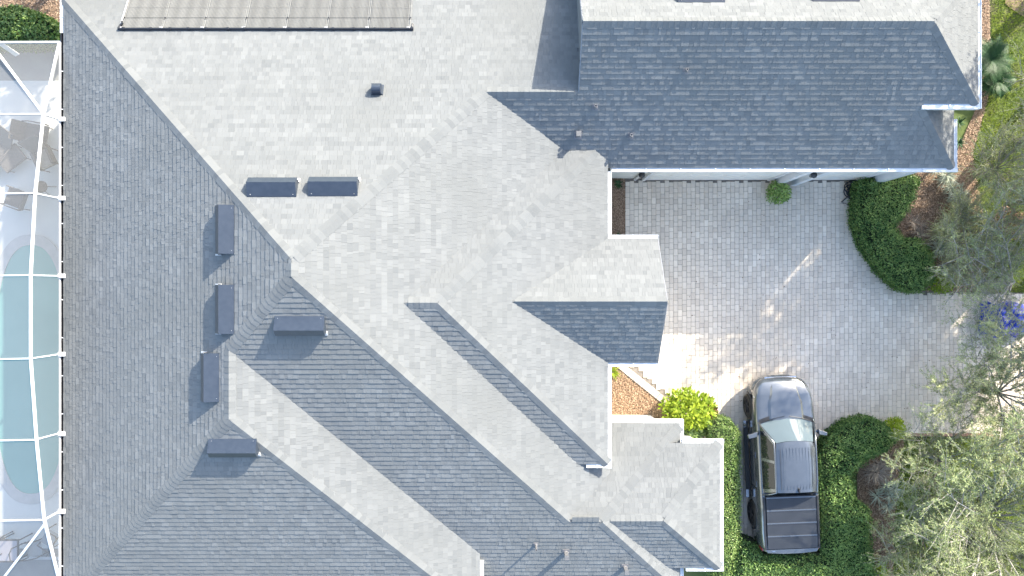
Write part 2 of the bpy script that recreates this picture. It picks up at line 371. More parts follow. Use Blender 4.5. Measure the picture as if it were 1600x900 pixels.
# shingles: laid course by course, clipped at hips and eaves
EXPO = .143; WS = (.075, .10, .13, .16, .20)
fld = {}; full = []
allf = list(FL.values())
polys = [f.poly for f in allf]
def hidden(f, x, y, z):
    for g in allf:
        if g is f: continue
        zz = g.z(x, y)
        if zz > z+.07 and zz < z+4 and bool(inpoly(np.array([x]), np.array([y]), g.poly)[0]): return True
    return False
def visible(x, y, z):
    px = 800+x*FPX/(CAMH-z); py = 450-y*FPX/(CAMH-z); return -25 < px < 1625 and -25 < py < 925
for f in allf:
    b = MB(); ud = Vector((f.u.x, f.u.y)); 
    us = [p[0]*ud.x+p[1]*ud.y for p in f.poly]; vs = [(p[0]*f.gd.x+p[1]*f.gd.y) for p in f.poly]
    e = EXPO*math.cos(math.atan(f.g)); v = min(vs)-.015; U0, U1 = min(us)-.3, max(us)+.3; row = 0
    eave0 = v
    def pt(u, vv): return (ud.x*u+f.gd.x*vv, ud.y*u+f.gd.y*vv)
    grow = [(x, y) for x, y in f.poly]
    polyc = f.poly
    area = sum(polyc[i][0]*polyc[(i+1) % len(polyc)][1]-polyc[(i+1) % len(polyc)][0]*polyc[i][1] for i in range(len(polyc)))
    polyc = polyc if area > 0 else polyc[::-1]
    while v < max(vs):
        u = U0+random.random()*.3; last = .5
        tilt_t = .5+.12*math.sin(row*1.7+f.a)
        while u < U1:
            w = random.choice(WS); proud = random.random() < .5
            tone = min(1, max(0, random.gauss(tilt_t, .20)+(.06 if proud else -.06)))
            q = [pt(u+.0013, v), pt(u+w-.0013, v), pt(u+w-.0013, v+e*1.04), pt(u+.0013, v+e*1.04)]
            # orientation: make q counter clockwise
            cxp = (q[0][0]+q[2][0])/2; cyp = (q[0][1]+q[2][1])/2; zc = f.z(cxp, cyp)
            u2 = u; u += w
            if not visible(cxp, cyp, zc): continue
            ins = inpoly(np.array([a[0] for a in q]), np.array([a[1] for a in q]), f.poly)
            if not ins.any():
                c1 = inpoly(np.array([cxp]), np.array([cyp]), f.poly)
                if not c1[0]:
                    # near edge slivers only
                    pass
            if hidden(f, cxp, cyp, zc) and all(hidden(f, a[0], a[1], f.z(*a)) for a in q): continue
            h = .0165 if proud else .0105
            if ins.all():
                pl = q
            else:
                s_ = (q[1][0]-q[0][0])*(q[2][1]-q[1][1])-(q[1][1]-q[0][1])*(q[2][0]-q[1][0])
                qq = q if s_ > 0 else q[::-1]
                pl = polyc
                for i in range(4):
                    pl = clip(pl, qq[i], qq[(i+1) % 4])
                    if len(pl) < 3: break
                if len(pl) < 3: continue
                ar = abs(sum(pl[i][0]*pl[(i+1) % len(pl)][1]-pl[(i+1) % len(pl)][0]*pl[i][1] for i in range(len(pl))))/2
                if ar < .0006: continue
            if ins.all() and len(pl) == 4 and f.name in ('G',) and cyp > 4.2:
                full.append((CAMH-zc, f, u2+w/2, v, w, h, tone)); continue
            top = []; bot = []
            for x, y in pl:
                vv = x*f.gd.x+y*f.gd.y; k = max(0, 1-(vv-v)/e); off = h*k+.001
                P = Vector((x, y, f.z(x, y))); top.append(P+f.n*off); bot.append(P-f.n*.011)
            a2 = sum(pl[i][0]*pl[(i+1) % len(pl)][1]-pl[(i+1) % len(pl)][0]*pl[i][1] for i in range(len(pl)))
            if a2 < 0: top.reverse(); bot.reverse()
            n = len(top); b.add(top+bot, [tuple(range(n))]+[(n+i, n+(i+1) % n, (i+1) % n, i) for i in range(n)], tone)
        v += e; row += 1
    fld[f.name] = b
# the 300 shingles nearest the drone are single pieces, the rest of the slope is one field
full.sort(key=lambda t: t[0])
sh_me = {}
e_ = EXPO
for i, (_, f, uc, v, w, h, tone) in enumerate(full):
    ec = EXPO
    base = Vector((f.u.x*uc+f.gd.x*v, f.u.y*uc+f.gd.y*v, 0)); base.z = f.z(base.x, base.y)
    rot = Matrix((f.u, f.up, f.n)).transposed()
    k = int(min(7, tone*8)); 
    g_ = w/2-.0013; vs = [(-g_, 0, h+.001), (g_, 0, h+.001), (g_, ec*1.04, .001), (-g_, ec*1.04, .001), (-g_, 0, -.011), (g_, 0, -.011), (g_, ec*1.04, -.011), (-g_, ec*1.04, -.011)]
    fs = [(0, 1, 2, 3), (0, 4, 5, 1), (1, 5, 6, 2), (2, 6, 7, 3), (3, 7, 4, 0)]
    if i < 298:
        key = (w, h, k)
        if key not in sh_me: sh_me[key] = MB().add(vs, fs, (k+.5)/8).mesh('shingle', M_shingle)
        inst('shingle', sh_me[key], base, rot, roof)
    else:
        fld[f.name].add([base+rot @ Vector(p) for p in vs], fs, tone)
for nme, b in fld.items():
    if b.v: b.obj('shingle_field', M_shingle, roof, kind='stuff')

# hip and ridge caps
caps = []
def caprun(fa, fb, A_, B_, flip=False):
    """bent cap shingles from plan point A_ (low) to B_ (high) on the crease of two slopes"""
    fa, fb = FL[fa], FL[fb]
    a = Vector((*A_, fa.z(*A_))); b = Vector((*B_, fa.z(*B_))); d = (b-a); Ln = d.length; d.normalize()
    def wing(f):
        w = f.n.cross(d).normalized()
        c = Vector((sum(p[0] for p in f.poly)/len(f.poly), sum(p[1] for p in f.poly)/len(f.poly)))
        m = (a+b)/2
        if (Vector((w.x, w.y)).dot(c-Vector((m.x, m.y)))) < 0: w = -w
        return w
    w1, w2 = wing(fa), wing(fb); up = (fa.n+fb.n).normalized(); hw = .165; t = .012; ex = .145
    n = max(1, int(Ln/ex)); me = {}
    up = (up-d*up.dot(d)).normalized(); fr = Matrix((d.cross(up), d, up)).transposed()
    inv = fr.inverted()
    if (w1.cross(d)).dot(up) < 0: pass
    for i in range(n):
        k = random.choice((0, 1, 1, 2, 3, 3))
        org = a+d*(i*ex)+up*.013
        def V(w, s, lift): return w*1.0*s[0]+d*s[1]+up*lift
        if k not in me:
            l = ex*1.25
            pts = [w1*hw+up*.004, up*(t+.002), w2*hw+up*.004, w1*hw+d*l-up*.0015, d*l+up*.006, w2*hw+d*l-up*.0015,
                   w1*hw-up*.012, up*(-.012)*0, w2*hw-up*.012, w1*(hw)+d*l-up*.012, w2*hw+d*l-up*.012]
            m = MB(); 
            m.add([inv @ p for p in pts], [(0, 1, 4, 3), (1, 2, 5, 4), (0, 6, 7, 1), (1, 7, 8, 2), (0, 3, 9, 6), (2, 8, 10, 5)], k/5)
            me[k] = m
        caps.append(((CAMH-org.z) if visible(org.x, org.y, org.z) else 99, org, fr, me, k))
caprun('L', 'A', (-12.98, 8.4), (-5.27, .69)); caprun('L', 'E1', (-5.27, .27), (-5.27, .69)); caprun('L', 'D', (-7.09, -1.55), (-5.27, .27))
caprun('L', 'E2', (-7.09, -3.29), (-7.09, -1.55)); caprun('L', 'D2', (-12.98, -9.18), (-7.09, -3.29)); caprun('E1', 'D', (1.62, -6.62), (-5.27, .27))
caprun('E2', 'D2', (-1.2, -9.18), (-7.09, -3.29)); caprun('A', 'E1', (-.698, 5.262), (-5.27, .69))
caprun('W3N', 'W3E', (2.351, 3.886), (-1.91, -.375)); caprun('W3E', 'W3S', (2.73, -5.015), (-1.91, -.375)); caprun('W3N', 'W3S', (-2.65, -.375), (-1.91, -.375))
caprun('G', 'A', (-.69, 5.262), (1.74, 5.262)); caprun('G', 'UN', (1.8, 6.75), (10.69, 6.75)); caprun('G', 'UE', (12.63, 4.995), (10.69, 6.75))
caprun('G', 'GE', (12.67, 3.45), (11.13, 4.98)); caprun('G2N', 'G2S', (4.156, -.36), (.05, -.36)); caprun('NP', 'D', (1.7, -6.62), (2.55, -6.62))
caprun('NP', 'E5', (5.03, -4.14), (2.55, -6.62)); caprun('E5', 'D', (5.03, -9.1), (2.55, -6.62)); caprun('W2N', 'W2S', (2.8, -6.63), (4.32, -6.63))
caprun('W2N', 'W2E', (6.165, -4.6), (4.32, -6.63)); caprun('W2E', 'W2S', (6.165, -8.3), (4.32, -6.63)); caprun('UN', 'UE', (12.63, 8.51), (10.69, 6.75))
caps.sort(key=lambda c: c[0]); rest = MB(); cm = {}
for i, (_, org, fr, me, k) in enumerate(caps):
    if i < 298:
        key = (id(me), k)
        if key not in cm: cm[key] = me[k].mesh('ridge_cap', M_shingle)
        inst('ridge_cap', cm[key], org, fr, roof)
    else:
        m = me[k]; rest.add([org+fr @ Vector(p) for p in m.v], m.f, k/5)
rest.obj('ridge_cap_row', M_shingle, roof, kind='stuff')

# walls below the eaves
for (x0, x1, y0, y1, z1) in [(-12.6, 2.4, -8.7, 8.9, 2.85), (-12.55, 2.38, -4.7, 3.9, 3.55), (2.3, 12.3, 3.76, 9.8, 3.72), (2.2, 3.86, -1.84, 1.12, 3.8),
                             (2.2, 4.75, -8.71, -4.35, 2.8), (4.5, 5.88, -8.0, -4.9, 2.79), (11.2, 12.29, 5.2, 9.79, 4.72)]:
    MB().box(x0, x1, y0, y1, -.05, z1).obj('wall', M_wall, house)
M_gable = mat('dark_grey_gable', (.16, .165, .17), (.20, .205, .21), rough=.8, nscale=4)  # darker grey than the stucco on the other walls
fU, fN, fG = FL['G'], FL['UN'], FL['G']
bb = MB(); X = 1.86
pts = [(X, 5.262, fU.z(X, 5.262)-.06), (X, 6.75, fU.z(X, 6.75)-.08), (X, 10.1, fN.z(X, 10.1)-.06), (X, 10.1, 2.6), (X, 5.262, 2.6)]
bb.poly(pts); bb.poly([(x+.1, y, z) for x, y, z in pts][::-1]); bb.obj('gable_wall', M_gable, house)
bb = MB(); X = 4.0; f = FL['G2N']
bb.poly([(X, 1.3, 3.7), (X, 1.3, f.z(0, 1.3)-.06), (X, -.36, f.z(0, -.36)-.06), (X, -2.0, f.z(0, 1.28)-.06), (X, -2.0, 3.7)]); bb.obj('gable_wall', M_wall, house)
bb = MB()
for fa, x, ya, yb in (('G', 1.80, 5.262, 6.75), ('UN', 1.80, 6.75, 10.1), ('G2N', 4.156, -.36, 1.405), ('G2S', 4.156, -.36, -2.126)):
    f = FL[fa]; bb.bar((x-.002, ya, f.z(x, ya)-.09), (x-.002, yb, f.z(x, yb)-.09), .03, .15)
bb.obj('rake_board', mat('rake_board_paint', (.22, .235, .26), rough=.6), house)

# gutters and fascia boards, one run per eave
def gutter(x0, y0, x1, y1, ox, oy, z, m=M_white, w=.11, inner=M_gutter_in, z2=None, light=True):
    L_ = math.hypot(x1-x0, y1-y0); dx, dy = (x1-x0)/L_, (y1-y0)/L_
    z2 = z if z2 is None else z2
    M = Matrix(((dx, ox, 0, x0), (dy, oy, 0, y0), ((z2-z)/L_, 0, 1, z), (0, 0, 0, 1)))
    b = MB()
    b.box(0, L_, -.035, -.012, -.17, -.03, M=M)                      # fascia
    b.box(0, L_, .0, w, -.125, -.11, M=M); b.box(0, L_, 0, .006, -.11, -.012, M=M)
    b.box(0, L_, w-.024, w, -.112, -.004, M=M)                       # front lip
    b.box(-.002, .006, .006, w-.02, -.112, -.01, M=M); b.box(L_-.006, L_+.002, .006, w-.02, -.112, -.01, M=M)
    if light: b.box(.01, L_-.01, .008, w-.026, -.05, -.02, M=M)          # leaf guard
    g = b.obj('gutter', m, house)
    h = MB(); s = 1.1
    n = max(1, int(L_/s))
    for i in range(1, n+1):
        if light: h.box(L_*i/(n+1)-.02, L_*i/(n+1)+.02, -.004, w+.004, -.13, -.001, M=M)
        else: h.box(L_*i/(n+1)-.012, L_*i/(n+1)+.012, .004, w-.01, -.03, -.015, M=M)
    h.obj('gutter_strap', M_white, g)
    return g
zf = lambda n, x, y: FL[n].z(x, y)
gutter(2.86, 3.45, 12.80, 3.45, 0, -1, zf('G', 5, 3.45))
gutter(2.73, 3.32, 2.73, 1.53, 1, 0, zf('W3E', 2.73, 0))
gutter(2.73, 1.405, 4.17, 1.405, 0, 1, zf('G2N', 3, 1.405))
gutter(2.73, -2.25, 2.73, -5.14, 1, 0, zf('W3E', 2.73, 0))
gutter(2.74, -2.126, 4.17, -2.126, 0, -1, zf('G2S', 3, -2.126))
gutter(2.12, -5.015, 2.728, -5.015, 0, -1, zf('W3S', 3, -5.015))
gutter(12.67, 3.452, 12.67, 4.85, 1, 0, zf('GE', 12.67, 0))
gutter(12.63, 4.87, 12.63, 10.1, 1, 0, zf('UE', 12.63, 0))
gutter(11.13, 4.995, 12.628, 4.995, 0, -1, zf('G', 5, 4.995), w=.14)
gutter(3.92, -4.05, 5.155, -4.05, 0, 1, zf('NP', 3, -4.05))
gutter(5.03, -4.052, 5.03, -4.58, 1, 0, zf('E5', 5.03, 0))
gutter(5.04, -4.6, 6.29, -4.6, 0, 1, zf('W2N', 3, -4.6))
gutter(6.165, -4.602, 6.165, -8.298, 1, 0, zf('W2E', 6.165, 0))
gutter(5.17, -8.3, 6.29, -8.3, 0, -1, zf('W2S', 3, -8.3))
gutter(5.03, -8.3, 5.03, -9.1, 1, 0, zf('E5', 5.03, 0))
gutter(-.93, -7.93, -.93, -9.4, 1, 0, zf('E2', -.93, 0), w=.11)
gutter(-12.92, 7.35, -12.92, -9.12, -1, 0, zf('L', -12.92, 0), m=M_black, w=.10, light=False)
gutter(-12.92, 7.36, -12.92, 8.3, -1, 0, zf('L', -12.92, 0), w=.11)

# garage doors, pilasters, lanterns, downspouts on the wall by the driveway
def garage_door(x0, x1):
    fr = MB()
    d = empty('garage_door', (0, 0, 0), None, None); del_ = d
    for k_ in ('label', 'category'):
        if k_ in d: del d[k_]
    d.parent = house
    MB().box(x0-.1, x0, 3.66, 3.757, 0, 2.35).box(x1, x1+.1, 3.66, 3.757, 0, 2.35).box(x0-.1, x1+.1, 3.66, 3.757, 2.352, 2.46).obj('door_frame', M_white, d)
    for i in range(4):
        z = .02+i*.575; b = MB(); b.box(x0+.005, x1-.005, 3.70, 3.756, z, z+.565)
        n = int((x1-x0)/.6)
        for k in range(n):
            w = (x1-x0)/n; b.box(x0+k*w+.08, x0+(k+1)*w-.08, 3.69, 3.70, z+.1, z+.46)
        b.obj('panel', M_door, d)
garage_door(4.55, 8.75); garage_door(9.85, 11.75)
for x in (9.0, 9.6, 12.1): MB().box(x-.06, x+.12 if x < 12 else x+.19, 3.5, 3.758, 0, 3.5).obj('pilaster', M_white, house)
MB().tube([(4.2, 3.70, 3.6), (4.2, 3.70, .08)], .045, 8).obj('downspout', M_white, house)
MB().tube([(2.95, 3.55, 3.6), (2.95, 3.62, 3.3), (2.95, 3.62, .1)], .04, 8).obj('downspout', M_white, house)
for x in (4.02, 9.34):
    l = MB(); l.bar((x, 3.755, 2.2), (x, 3.52, 2.3), .03, .03)
    lan = l.obj('wall_lantern', M_black, house)
    MB().lathe([(.02, .17), (.10, .10), (.11, .08), (.075, .07)], Matrix.Translation((x, 3.5, 2.2)), 8).obj('lantern_hood', M_black, lan)
    MB().lathe([(.03, -.16), (.055, -.14), (.075, .07), (.03, .08)], Matrix.Translation((x, 3.5, 2.2)), 8).obj('lantern_glass', mat('lantern_glass', (.2, .2, .19), rough=.2), lan)

# low hooded roof vents: long box, high lip on the downhill side
def vent(face, px, py, L_=1.22, label=None):
    f = FL[face]; c = f.hit(px, py)
    M = Matrix.Translation(c) @ Matrix((f.u, f.up, f.n)).transposed().to_4x4()
    T = lambda pts: [M @ Vector(p) for p in pts]
    prof = [(-.245, .165), (-.06, .245), (.22, .02), (.22, .012), (-.2, .012)]
    h = L_/2
    hood = MB(); n = len(prof)
    l = T([(-h, y, z) for y, z in prof]); r = T([(h, y, z) for y, z in prof])
    hood.add(l+r, [(0, n, n+1, 1), (1, n+1, n+2, 2), (2, n+2, n+3, 3), tuple(range(n)), tuple(reversed(range(n, 2*n)))], .5)
    hood.add(T([(-h, -.247, .165), (h, -.247, .165), (h, -.205, .03), (-h, -.205, .03)]), [(0, 1, 2, 3)], .2)
    o = hood.obj('roof_vent', M_vent, house, label=label)
    fl = MB()
    fw = .39 if face == 'L' else .31; vs = [(-h-.03, -fw, .030), (h+.03, -fw, .030), (h+.03, -.20, .036), (-h-.03, -.20, .036), (-h-.03, -fw, .0), (h+.03, -fw, .0), (h+.03, -.2, 0), (-h-.03, -.2, 0)]
    fl.add(T(vs), [(0, 1, 2, 3), (0, 4, 5, 1), (1, 5, 6, 2), (2, 6, 7, 3), (3, 7, 4, 0)], .5)
    for sx in (-h-.02, h-.01):
        fl.add(T([(sx, -.25, .026), (sx+.03, -.25, .026), (sx+.03, -.19, .135), (sx, -.19, .135), (sx+.015, -.19, .0)]), [(0, 1, 2, 3), (0, 3, 4), (1, 4, 2)], .5)
    fl.obj('flange', M_galv, o)
    sc = MB()
    for x in (-h+.08, h-.08):
        for y, z in ((-.02, .20), (.18, .055)): sc.lathe([(.008, 0), (.008, .006)], M @ Matrix.Translation((x, y, z)), 6)
    sc.obj('screw', M_galv, o)
for a in (('A', 427, 296), ('A', 522, 295), ('L', 356, 359), ('L', 356, 483), ('L', 333, 589), ('D', 470, 506), ('D2', 366, 696), ('UN', 1094, -3), ('UN', 1303, -5)):
    vent(*a)
def upright(face, px, py): return FL[face].hit(px, py)
def boxvent(face, px, py, s, h, sy=1):
    c = upright(face, px, py); b = MB(); f = FL[face]; x, y, z = c
    b.box(x-s/2, x+s/2, y-s*sy/2, y+s*sy/2, z-.1, z+h*.75)
    o = b.obj('box_vent', M_vent, house)
    cap = MB(); cap.lathe([(s*.46, 0), (s*.46, s*.9)], Matrix.Translation((x-s*.45, y, z+h*.62)) @ Matrix.Rotation(math.pi/2, 4, 'Y'), 14)
    cap.obj('vent_cap', M_vent, o)
    fl = MB(); Mx = Matrix.Translation(c) @ Matrix((f.u, f.up, f.n)).transposed().to_4x4(); fl.box(-s*.62, s*.62, -s*.62, s*.62, .0, .028, M=Mx)
    fl.obj('flashing', M_galv if s < .2 else M_vent, o)
boxvent('A', 590, 141, .26, .24)
M_cap = mat('dull_cap_metal', (.10, .103, .108), (.15, .15, .15), rough=.6, nscale=20)
def pipe(face, px, py, r, h, square=False, m=M_pipe):
    c = upright(face, px, py); x, y, z = c; f = FL[face]
    if square:
        b = MB().box(x-r, x+r, y-r, y+r, z-.1, z+h-.06); o = b.obj('vent_stack', M_pipe, house)
        MB().box(x-r*1.25, x+r*1.25, y-r*1.3, y+r*1.3, z+h-.05, z+h).obj('stack_cap', M_cap, o)
    else:
        b = MB().lathe([(r, -.1), (r, h), (r*.7, h), (r*.7, h-.03)], Matrix.Translation(c), 12); o = b.obj('vent_pipe', m, house)
    Mx = Matrix.Translation(c) @ Matrix((f.u, f.up, f.n)).transposed().to_4x4()
    fl = MB(); fl.box(-r*2, r*2, -r*1.9, r*2.4, 0, .024, M=Mx); fl.lathe([(r*1.7, .02), (r*1.08, .09)], Matrix.Translation(c), 10)
    fl.obj('flashing', M_boot, o)
pipe('G', 1071, 112, .035, .2); pipe('G', 930, 168, .04, .18); pipe('G', 985, 213, .045, .2)
pipe('G', 903, 212, .055, .28, True); pipe('D', 837, 851, .032, .42); pipe('D', 884, 863, .05, .42, True); pipe('D', 976, 886, .05, .42, True)

# ------------------------------------------------------------ pool heater mats on the north slope
f = FL['A']; c = f.hit(415, 47)
sol = empty('solar_heater', c, 'grey solar pool heating mats strapped to the roof above a black header pipe', 'solar heater')
Mi = Matrix.Translation(c).inverted() @ Matrix.Translation(c) @ Matrix((Vector((1, 0, 0)), Vector((0, 1, -p_)).normalized(), f.n)).transposed().to_4x4()
xa = f.hit(190, 47).x-c.x; xb = f.hit(640, 47).x-c.x; n = 7; wd_ = (xb-xa)/n; Ls = 2.2
for i in range(n):
    b = MB(); x = xa+i*wd_+.03; m = 28; tw = (wd_-.075)/m
    for k in range(m):
        t = .5+.5*math.sin(k*2*math.pi/9.3+i)
        X0 = x+k*tw; vs = [(X0, .03, .02), (X0+tw*.2, .03, .034), (X0+tw*.75, .03, .034), (X0+tw*.97, .03, .02)]
        vs = [Mi @ Vector(p) for p in vs]+[Mi @ Vector((p[0], Ls, p[2])) for p in vs]
        b.add(vs, [(0, 1, 5, 4), (1, 2, 6, 5), (2, 3, 7, 6), (0, 3, 2, 1)], t)
    b.obj('heating_mat', M_solar, sol)
MB().tube([Mi @ Vector((xa-.07, -.0, .05)), Mi @ Vector((xb+.02, 0, .05))], .032, 10).obj('header_pipe', M_black, sol)
for i in range(15):
    x = xa+.12+i*(xb-xa-.1)/14; x += random.uniform(-.15, .15)
    MB().tube([Mi @ Vector((x, 0, .05)), Mi @ Vector((x+.06, 0, .05))], .045, 10).obj('coupling', M_black, sol)
M_strip = mat('dull_metal_strip', (.15, .15, .145), (.20, .20, .19), rough=.7, nscale=5)
for i in range(n+1):
    x = xa+i*wd_
    b = MB(); b.box(x-.08, x+.02, .035, .055, .05, .07, M=Mi); b.box(x, x+.02, -.02, .06, .055, .075, M=Mi); b.box(x-.06, x-.045, .0, .05, .06, .07, M=Mi); b.obj('clamp', M_galv, sol)
    MB().box(x-.010, x+.010, .06, Ls, .012, .03, M=Mi).obj('edge_strip', M_strip, sol)
    MB().lathe([(.02, 0), (.02, .02)], Mi @ Matrix.Translation((x, .42, .035)), 8).obj('strap_stud', M_black, sol)
MB().box(xa, xb+.05, .416, .424, .036, .040, M=Mi).obj('strap', M_black, sol)
MB().box(xa, xb+.05, .80, .806, .036, .040, M=Mi).obj('strap', M_strip, sol)
MB().tube([Mi @ Vector((xa-.07, 0, .05)), Mi @ Vector((xa-.03, .1, .07)), Mi @ Vector((xa+.03, .16, .09)), Mi @ Vector((xa-.01, .24, .07))], .03, 8).obj('elbow_valve', M_black, sol)
MB().tube([Mi @ Vector((xb+.02, 0, .05)), Mi @ Vector((xb+.08, .05, .07)), Mi @ Vector((xb+.09, .14, .09))], .03, 8).obj('elbow_valve', M_black, sol)
MB().tube([Mi @ Vector((xa-.05, .02, .04)), Mi @ Vector((xa-.04, Ls, .04))], .018, 8).obj('side_pipe', M_galv, sol)

# ------------------------------------------------------------ screen cage over the pool
cage = empty('pool_cage', (-13.6, 0, 0), 'white framed screen enclosure standing over the pool beside the roof edge', 'screen enclosure')
base = Vector((-13.6, 0, 0))
def H(px, py, h): return Vector(((px-800)*h/FPX, (450-py)*h/FPX, CAMH-h))-base
node = [(93, 66, 19.75), (68, 178, 18.95), (55, 302, 18.6), (48, 430, 18.4), (48, 560, 18.4), (57, 687, 18.6), (69, 812, 19.0), (92, 905, 19.7)]
Nn = [H(*a) for a in node]
eb = [H(94.6, y, 19.68) for y in (66, 187, 310, 431, 553, 677, 798, 905)]
for i in range(7):
    MB().bar(Nn[i], Nn[i+1], .055, .06).obj('beam', M_white, cage)
MB().bar(eb[0], eb[-1], .035, .10).obj('eave_beam', M_white, cage)
for i in range(1, 7):
    MB().bar(Nn[i], eb[i], .036, .05).obj('rafter', M_white, cage)
    a = eb[i]; MB().box(a.x-.03, a.x+.17, a.y-.06, a.y+.06, a.z+.03, a.z+.09).obj('bracket', M_white, cage)
    w = H(-160, node[i][1]+(2 if i < 4 else 4), node[i][2]); MB().bar(Nn[i], w, .034, .05).obj('rafter', M_white, cage)
e0 = H(-160, 67, 19.75); MB().bar(Nn[0]+Vector((.05, 0, 0)), e0, .05, .08).obj('rafter', M_white, cage)
MB().bar(Nn[1], H(-20, 60, 19.6), .06, .04).obj('brace', M_white, cage)
MB().bar(Nn[6]+Vector((0, -.15, 0)), H(2, 908, 19.6), .06, .05).obj('brace', M_white, cage)
MB().bar(H(-8, 62, 20.6), H(27, 86, 21.4), .14, .04).obj('brace', M_white, cage)
for (x, y, h) in ((93, 66, 19.75),):
    p = H(x, y, h); MB().box(p.x-.04, p.x+.04, p.y-.04, p.y+.04, 0, p.z-.06).obj('post', M_white, cage)
for y in (187, 310, 431, 553, 677, 798):
    p = H(96, y, 19.68); MB().box(p.x-.02, p.x+.02, p.y-.03, p.y+.03, 0.01, p.z-.05).obj('post', M_white, cage)
M_screen = bpy.data.materials.new('insect_screen'); M_screen.use_nodes = True
t = M_screen.node_tree; N_ = t.nodes; L__ = t.links; out = N_['Material Output']; N_.remove(N_['Principled BSDF'])
tr = N_.new('ShaderNodeBsdfTransparent'); df = N_.new('ShaderNodeBsdfDiffuse'); df.inputs[0].default_value = (.20, .205, .205, 1)
mx = N_.new('ShaderNodeMixShader'); mx.inputs[0].default_value = .42
L__.new(tr.outputs[0], mx.inputs[1]); L__.new(df.outputs[0], mx.inputs[2]); L__.new(mx.outputs[0], out.inputs['Surface'])
for i in range(7):
    a, b_ = Nn[i], Nn[i+1]; c_, d_ = eb[i+1], eb[i]
    MB().quad(a, d_, c_, b_).obj('screen_panel', M_screen, cage)
    w0 = H(-160, node[i][1], node[i][2]); w1 = H(-160, node[i+1][1], node[i+1][2])
    MB().quad(a, b_, w1, w0).obj('screen_panel', M_screen, cage)

# ------------------------------------------------------------ pickup truck
M_paint = mat('dark_grey_car_paint', (.13, .145, .16), (.15, .165, .18), rough=.2, nscale=5, metallic=.6, coat=1, spec=.6)
M_trim = mat('satin_black_trim', (.02, .021, .023), rough=.5)
M_glass = mat('tinted_glass', (.012, .016, .018), rough=.03, spec=.5)
M_tyre = mat('tyre_rubber', (.018, .018, .019), (.03, .03, .03), rough=.85, nscale=12)
M_rim = mat('dark_alloy', (.05, .05, .052), rough=.35, metallic=.7)
M_chrome = mat('bright_trim', (.7, .71, .72), rough=.12, metallic=1)
M_lamp = mat('headlight_glass', (.45, .48, .5), rough=.08, coat=1)
M_tail = mat('tail_light', (.22, .012, .01), rough=.15, coat=1)
M_ton = mat('tonneau_panel', (.020, .023, .029), (.028, .032, .039), rough=.42, nscale=3, spec=.6, bump=.1, bscale=300)
truck = empty('pickup_truck', (8.98, -5.76, .016), 'dark grey crew cab pickup truck parked on the paved driveway between hedges', 'pickup truck', rz=R(2.3))
def interp(tab, y):
    for (a, b) in zip(tab, tab[1:]):
        if a[0] <= y <= b[0]:
            t = (y-a[0])/(b[0]-a[0]); return a[1]+(b[1]-a[1])*t
    return tab[0][1] if y < tab[0][0] else tab[-1][1]
HW = [(-2.82, .80), (-2.78, .90), (-2.6, .955), (-2.2, .98), (1.6, .985), (2.0, .975), (2.3, .93), (2.5, .87), (2.65, .78), (2.76, .64), (2.83, .45)]
TOPZ = [(-2.82, 1.20), (-2.6, 1.25), (-.98, 1.27), (-.9, 1.24), (1.2, 1.18), (1.6, 1.13), (2.3, 1.06), (2.6, .98), (2.76, .88), (2.83, .78)]
WF, WR, WRAD = 1.83, -1.80, .40
def botz(y):
    z = .36
    for w in (WF, WR):
        d = abs(y-w)
        if d < .47: z = max(z, .37+math.sqrt(max(0, .47**2-d*d)))
    return z
ys = sorted(set([a[0] for a in HW]+[WF+.47*math.cos(k*math.pi/10) for k in range(11)]+[WR+.47*math.cos(k*math.pi/10) for k in range(11)]+[-.95, -.5, 0, .5, 1.0, 1.25]))
b = MB(); vs = []; NP_ = 0
for y in ys:
    w = interp(HW, y); zt = interp(TOPZ, y); zb = min(botz(y), zt-.25)
    half = [(w*.93, zb), (w*.985, min(zb+.06, zt-.2)), (w*1.0, min(.80, zt-.16) if zb < .74 else zb+.05), (w*.985, zt-.10), (w*.955, zt-.035), (w*.915, zt), (w*.80, zt+.018), (w*.4, zt+.045)]
    if y < -.85: half = half[:6]+[(w*.845, zt+.0), (w*.84, zt-.06)]
    prof = [(-x, z) for x, z in half]+[(x, z) for x, z in reversed(half)]
    NP_ = len(prof); vs += [(x, y, z) for x, z in prof]
fs = []
for i in range(len(ys)-1):
    for k in range(NP_-1): fs.append((i*NP_+k, (i+1)*NP_+k, (i+1)*NP_+k+1, i*NP_+k+1))
fs.append(tuple(range(NP_))); fs.append(tuple(reversed(range((len(ys)-1)*NP_, len(ys)*NP_))))
b.add(vs, fs); body = b.obj('body', M_paint, truck, smooth=True)
try:
    md = body.modifiers.new('edges', 'EDGE_SPLIT'); md.split_angle = R(38)
except Exception: pass
# hood with its two creases
b = MB(); G_ = []
hy = [1.50, 1.8, 2.1, 2.35, 2.52, 2.64]
for y in hy:
    w = interp(HW, y)*.885; z = interp(TOPZ, y)+.022; rim = []
    fall = -.03 if y > 2.6 else 0
    for k, dz in ((-1, -.012), (-.66, .012), (-.57, .066), (-.3, .078), (0, .082), (.3, .078), (.57, .066), (.66, .012), (1, -.012)):
        kk = k if abs(k) == 1 else k*(.9 if y > 2.3 else 1)
        rim.append((w*kk, y-.10*(k*k)*(1 if y > 1.6 else -.0), z+dz+fall))
    G_.append(rim)
vs = [p for r in G_ for p in r]; n = 9
b.add(vs, [(i*n+k, i*n+k+1, (i+1)*n+k+1, (i+1)*n+k) for i in range(len(hy)-1) for k in range(n-1)])
hood = b.obj('hood', M_paint, truck, smooth=True); md = hood.modifiers.new('edges', 'EDGE_SPLIT'); md.split_angle = R(25)
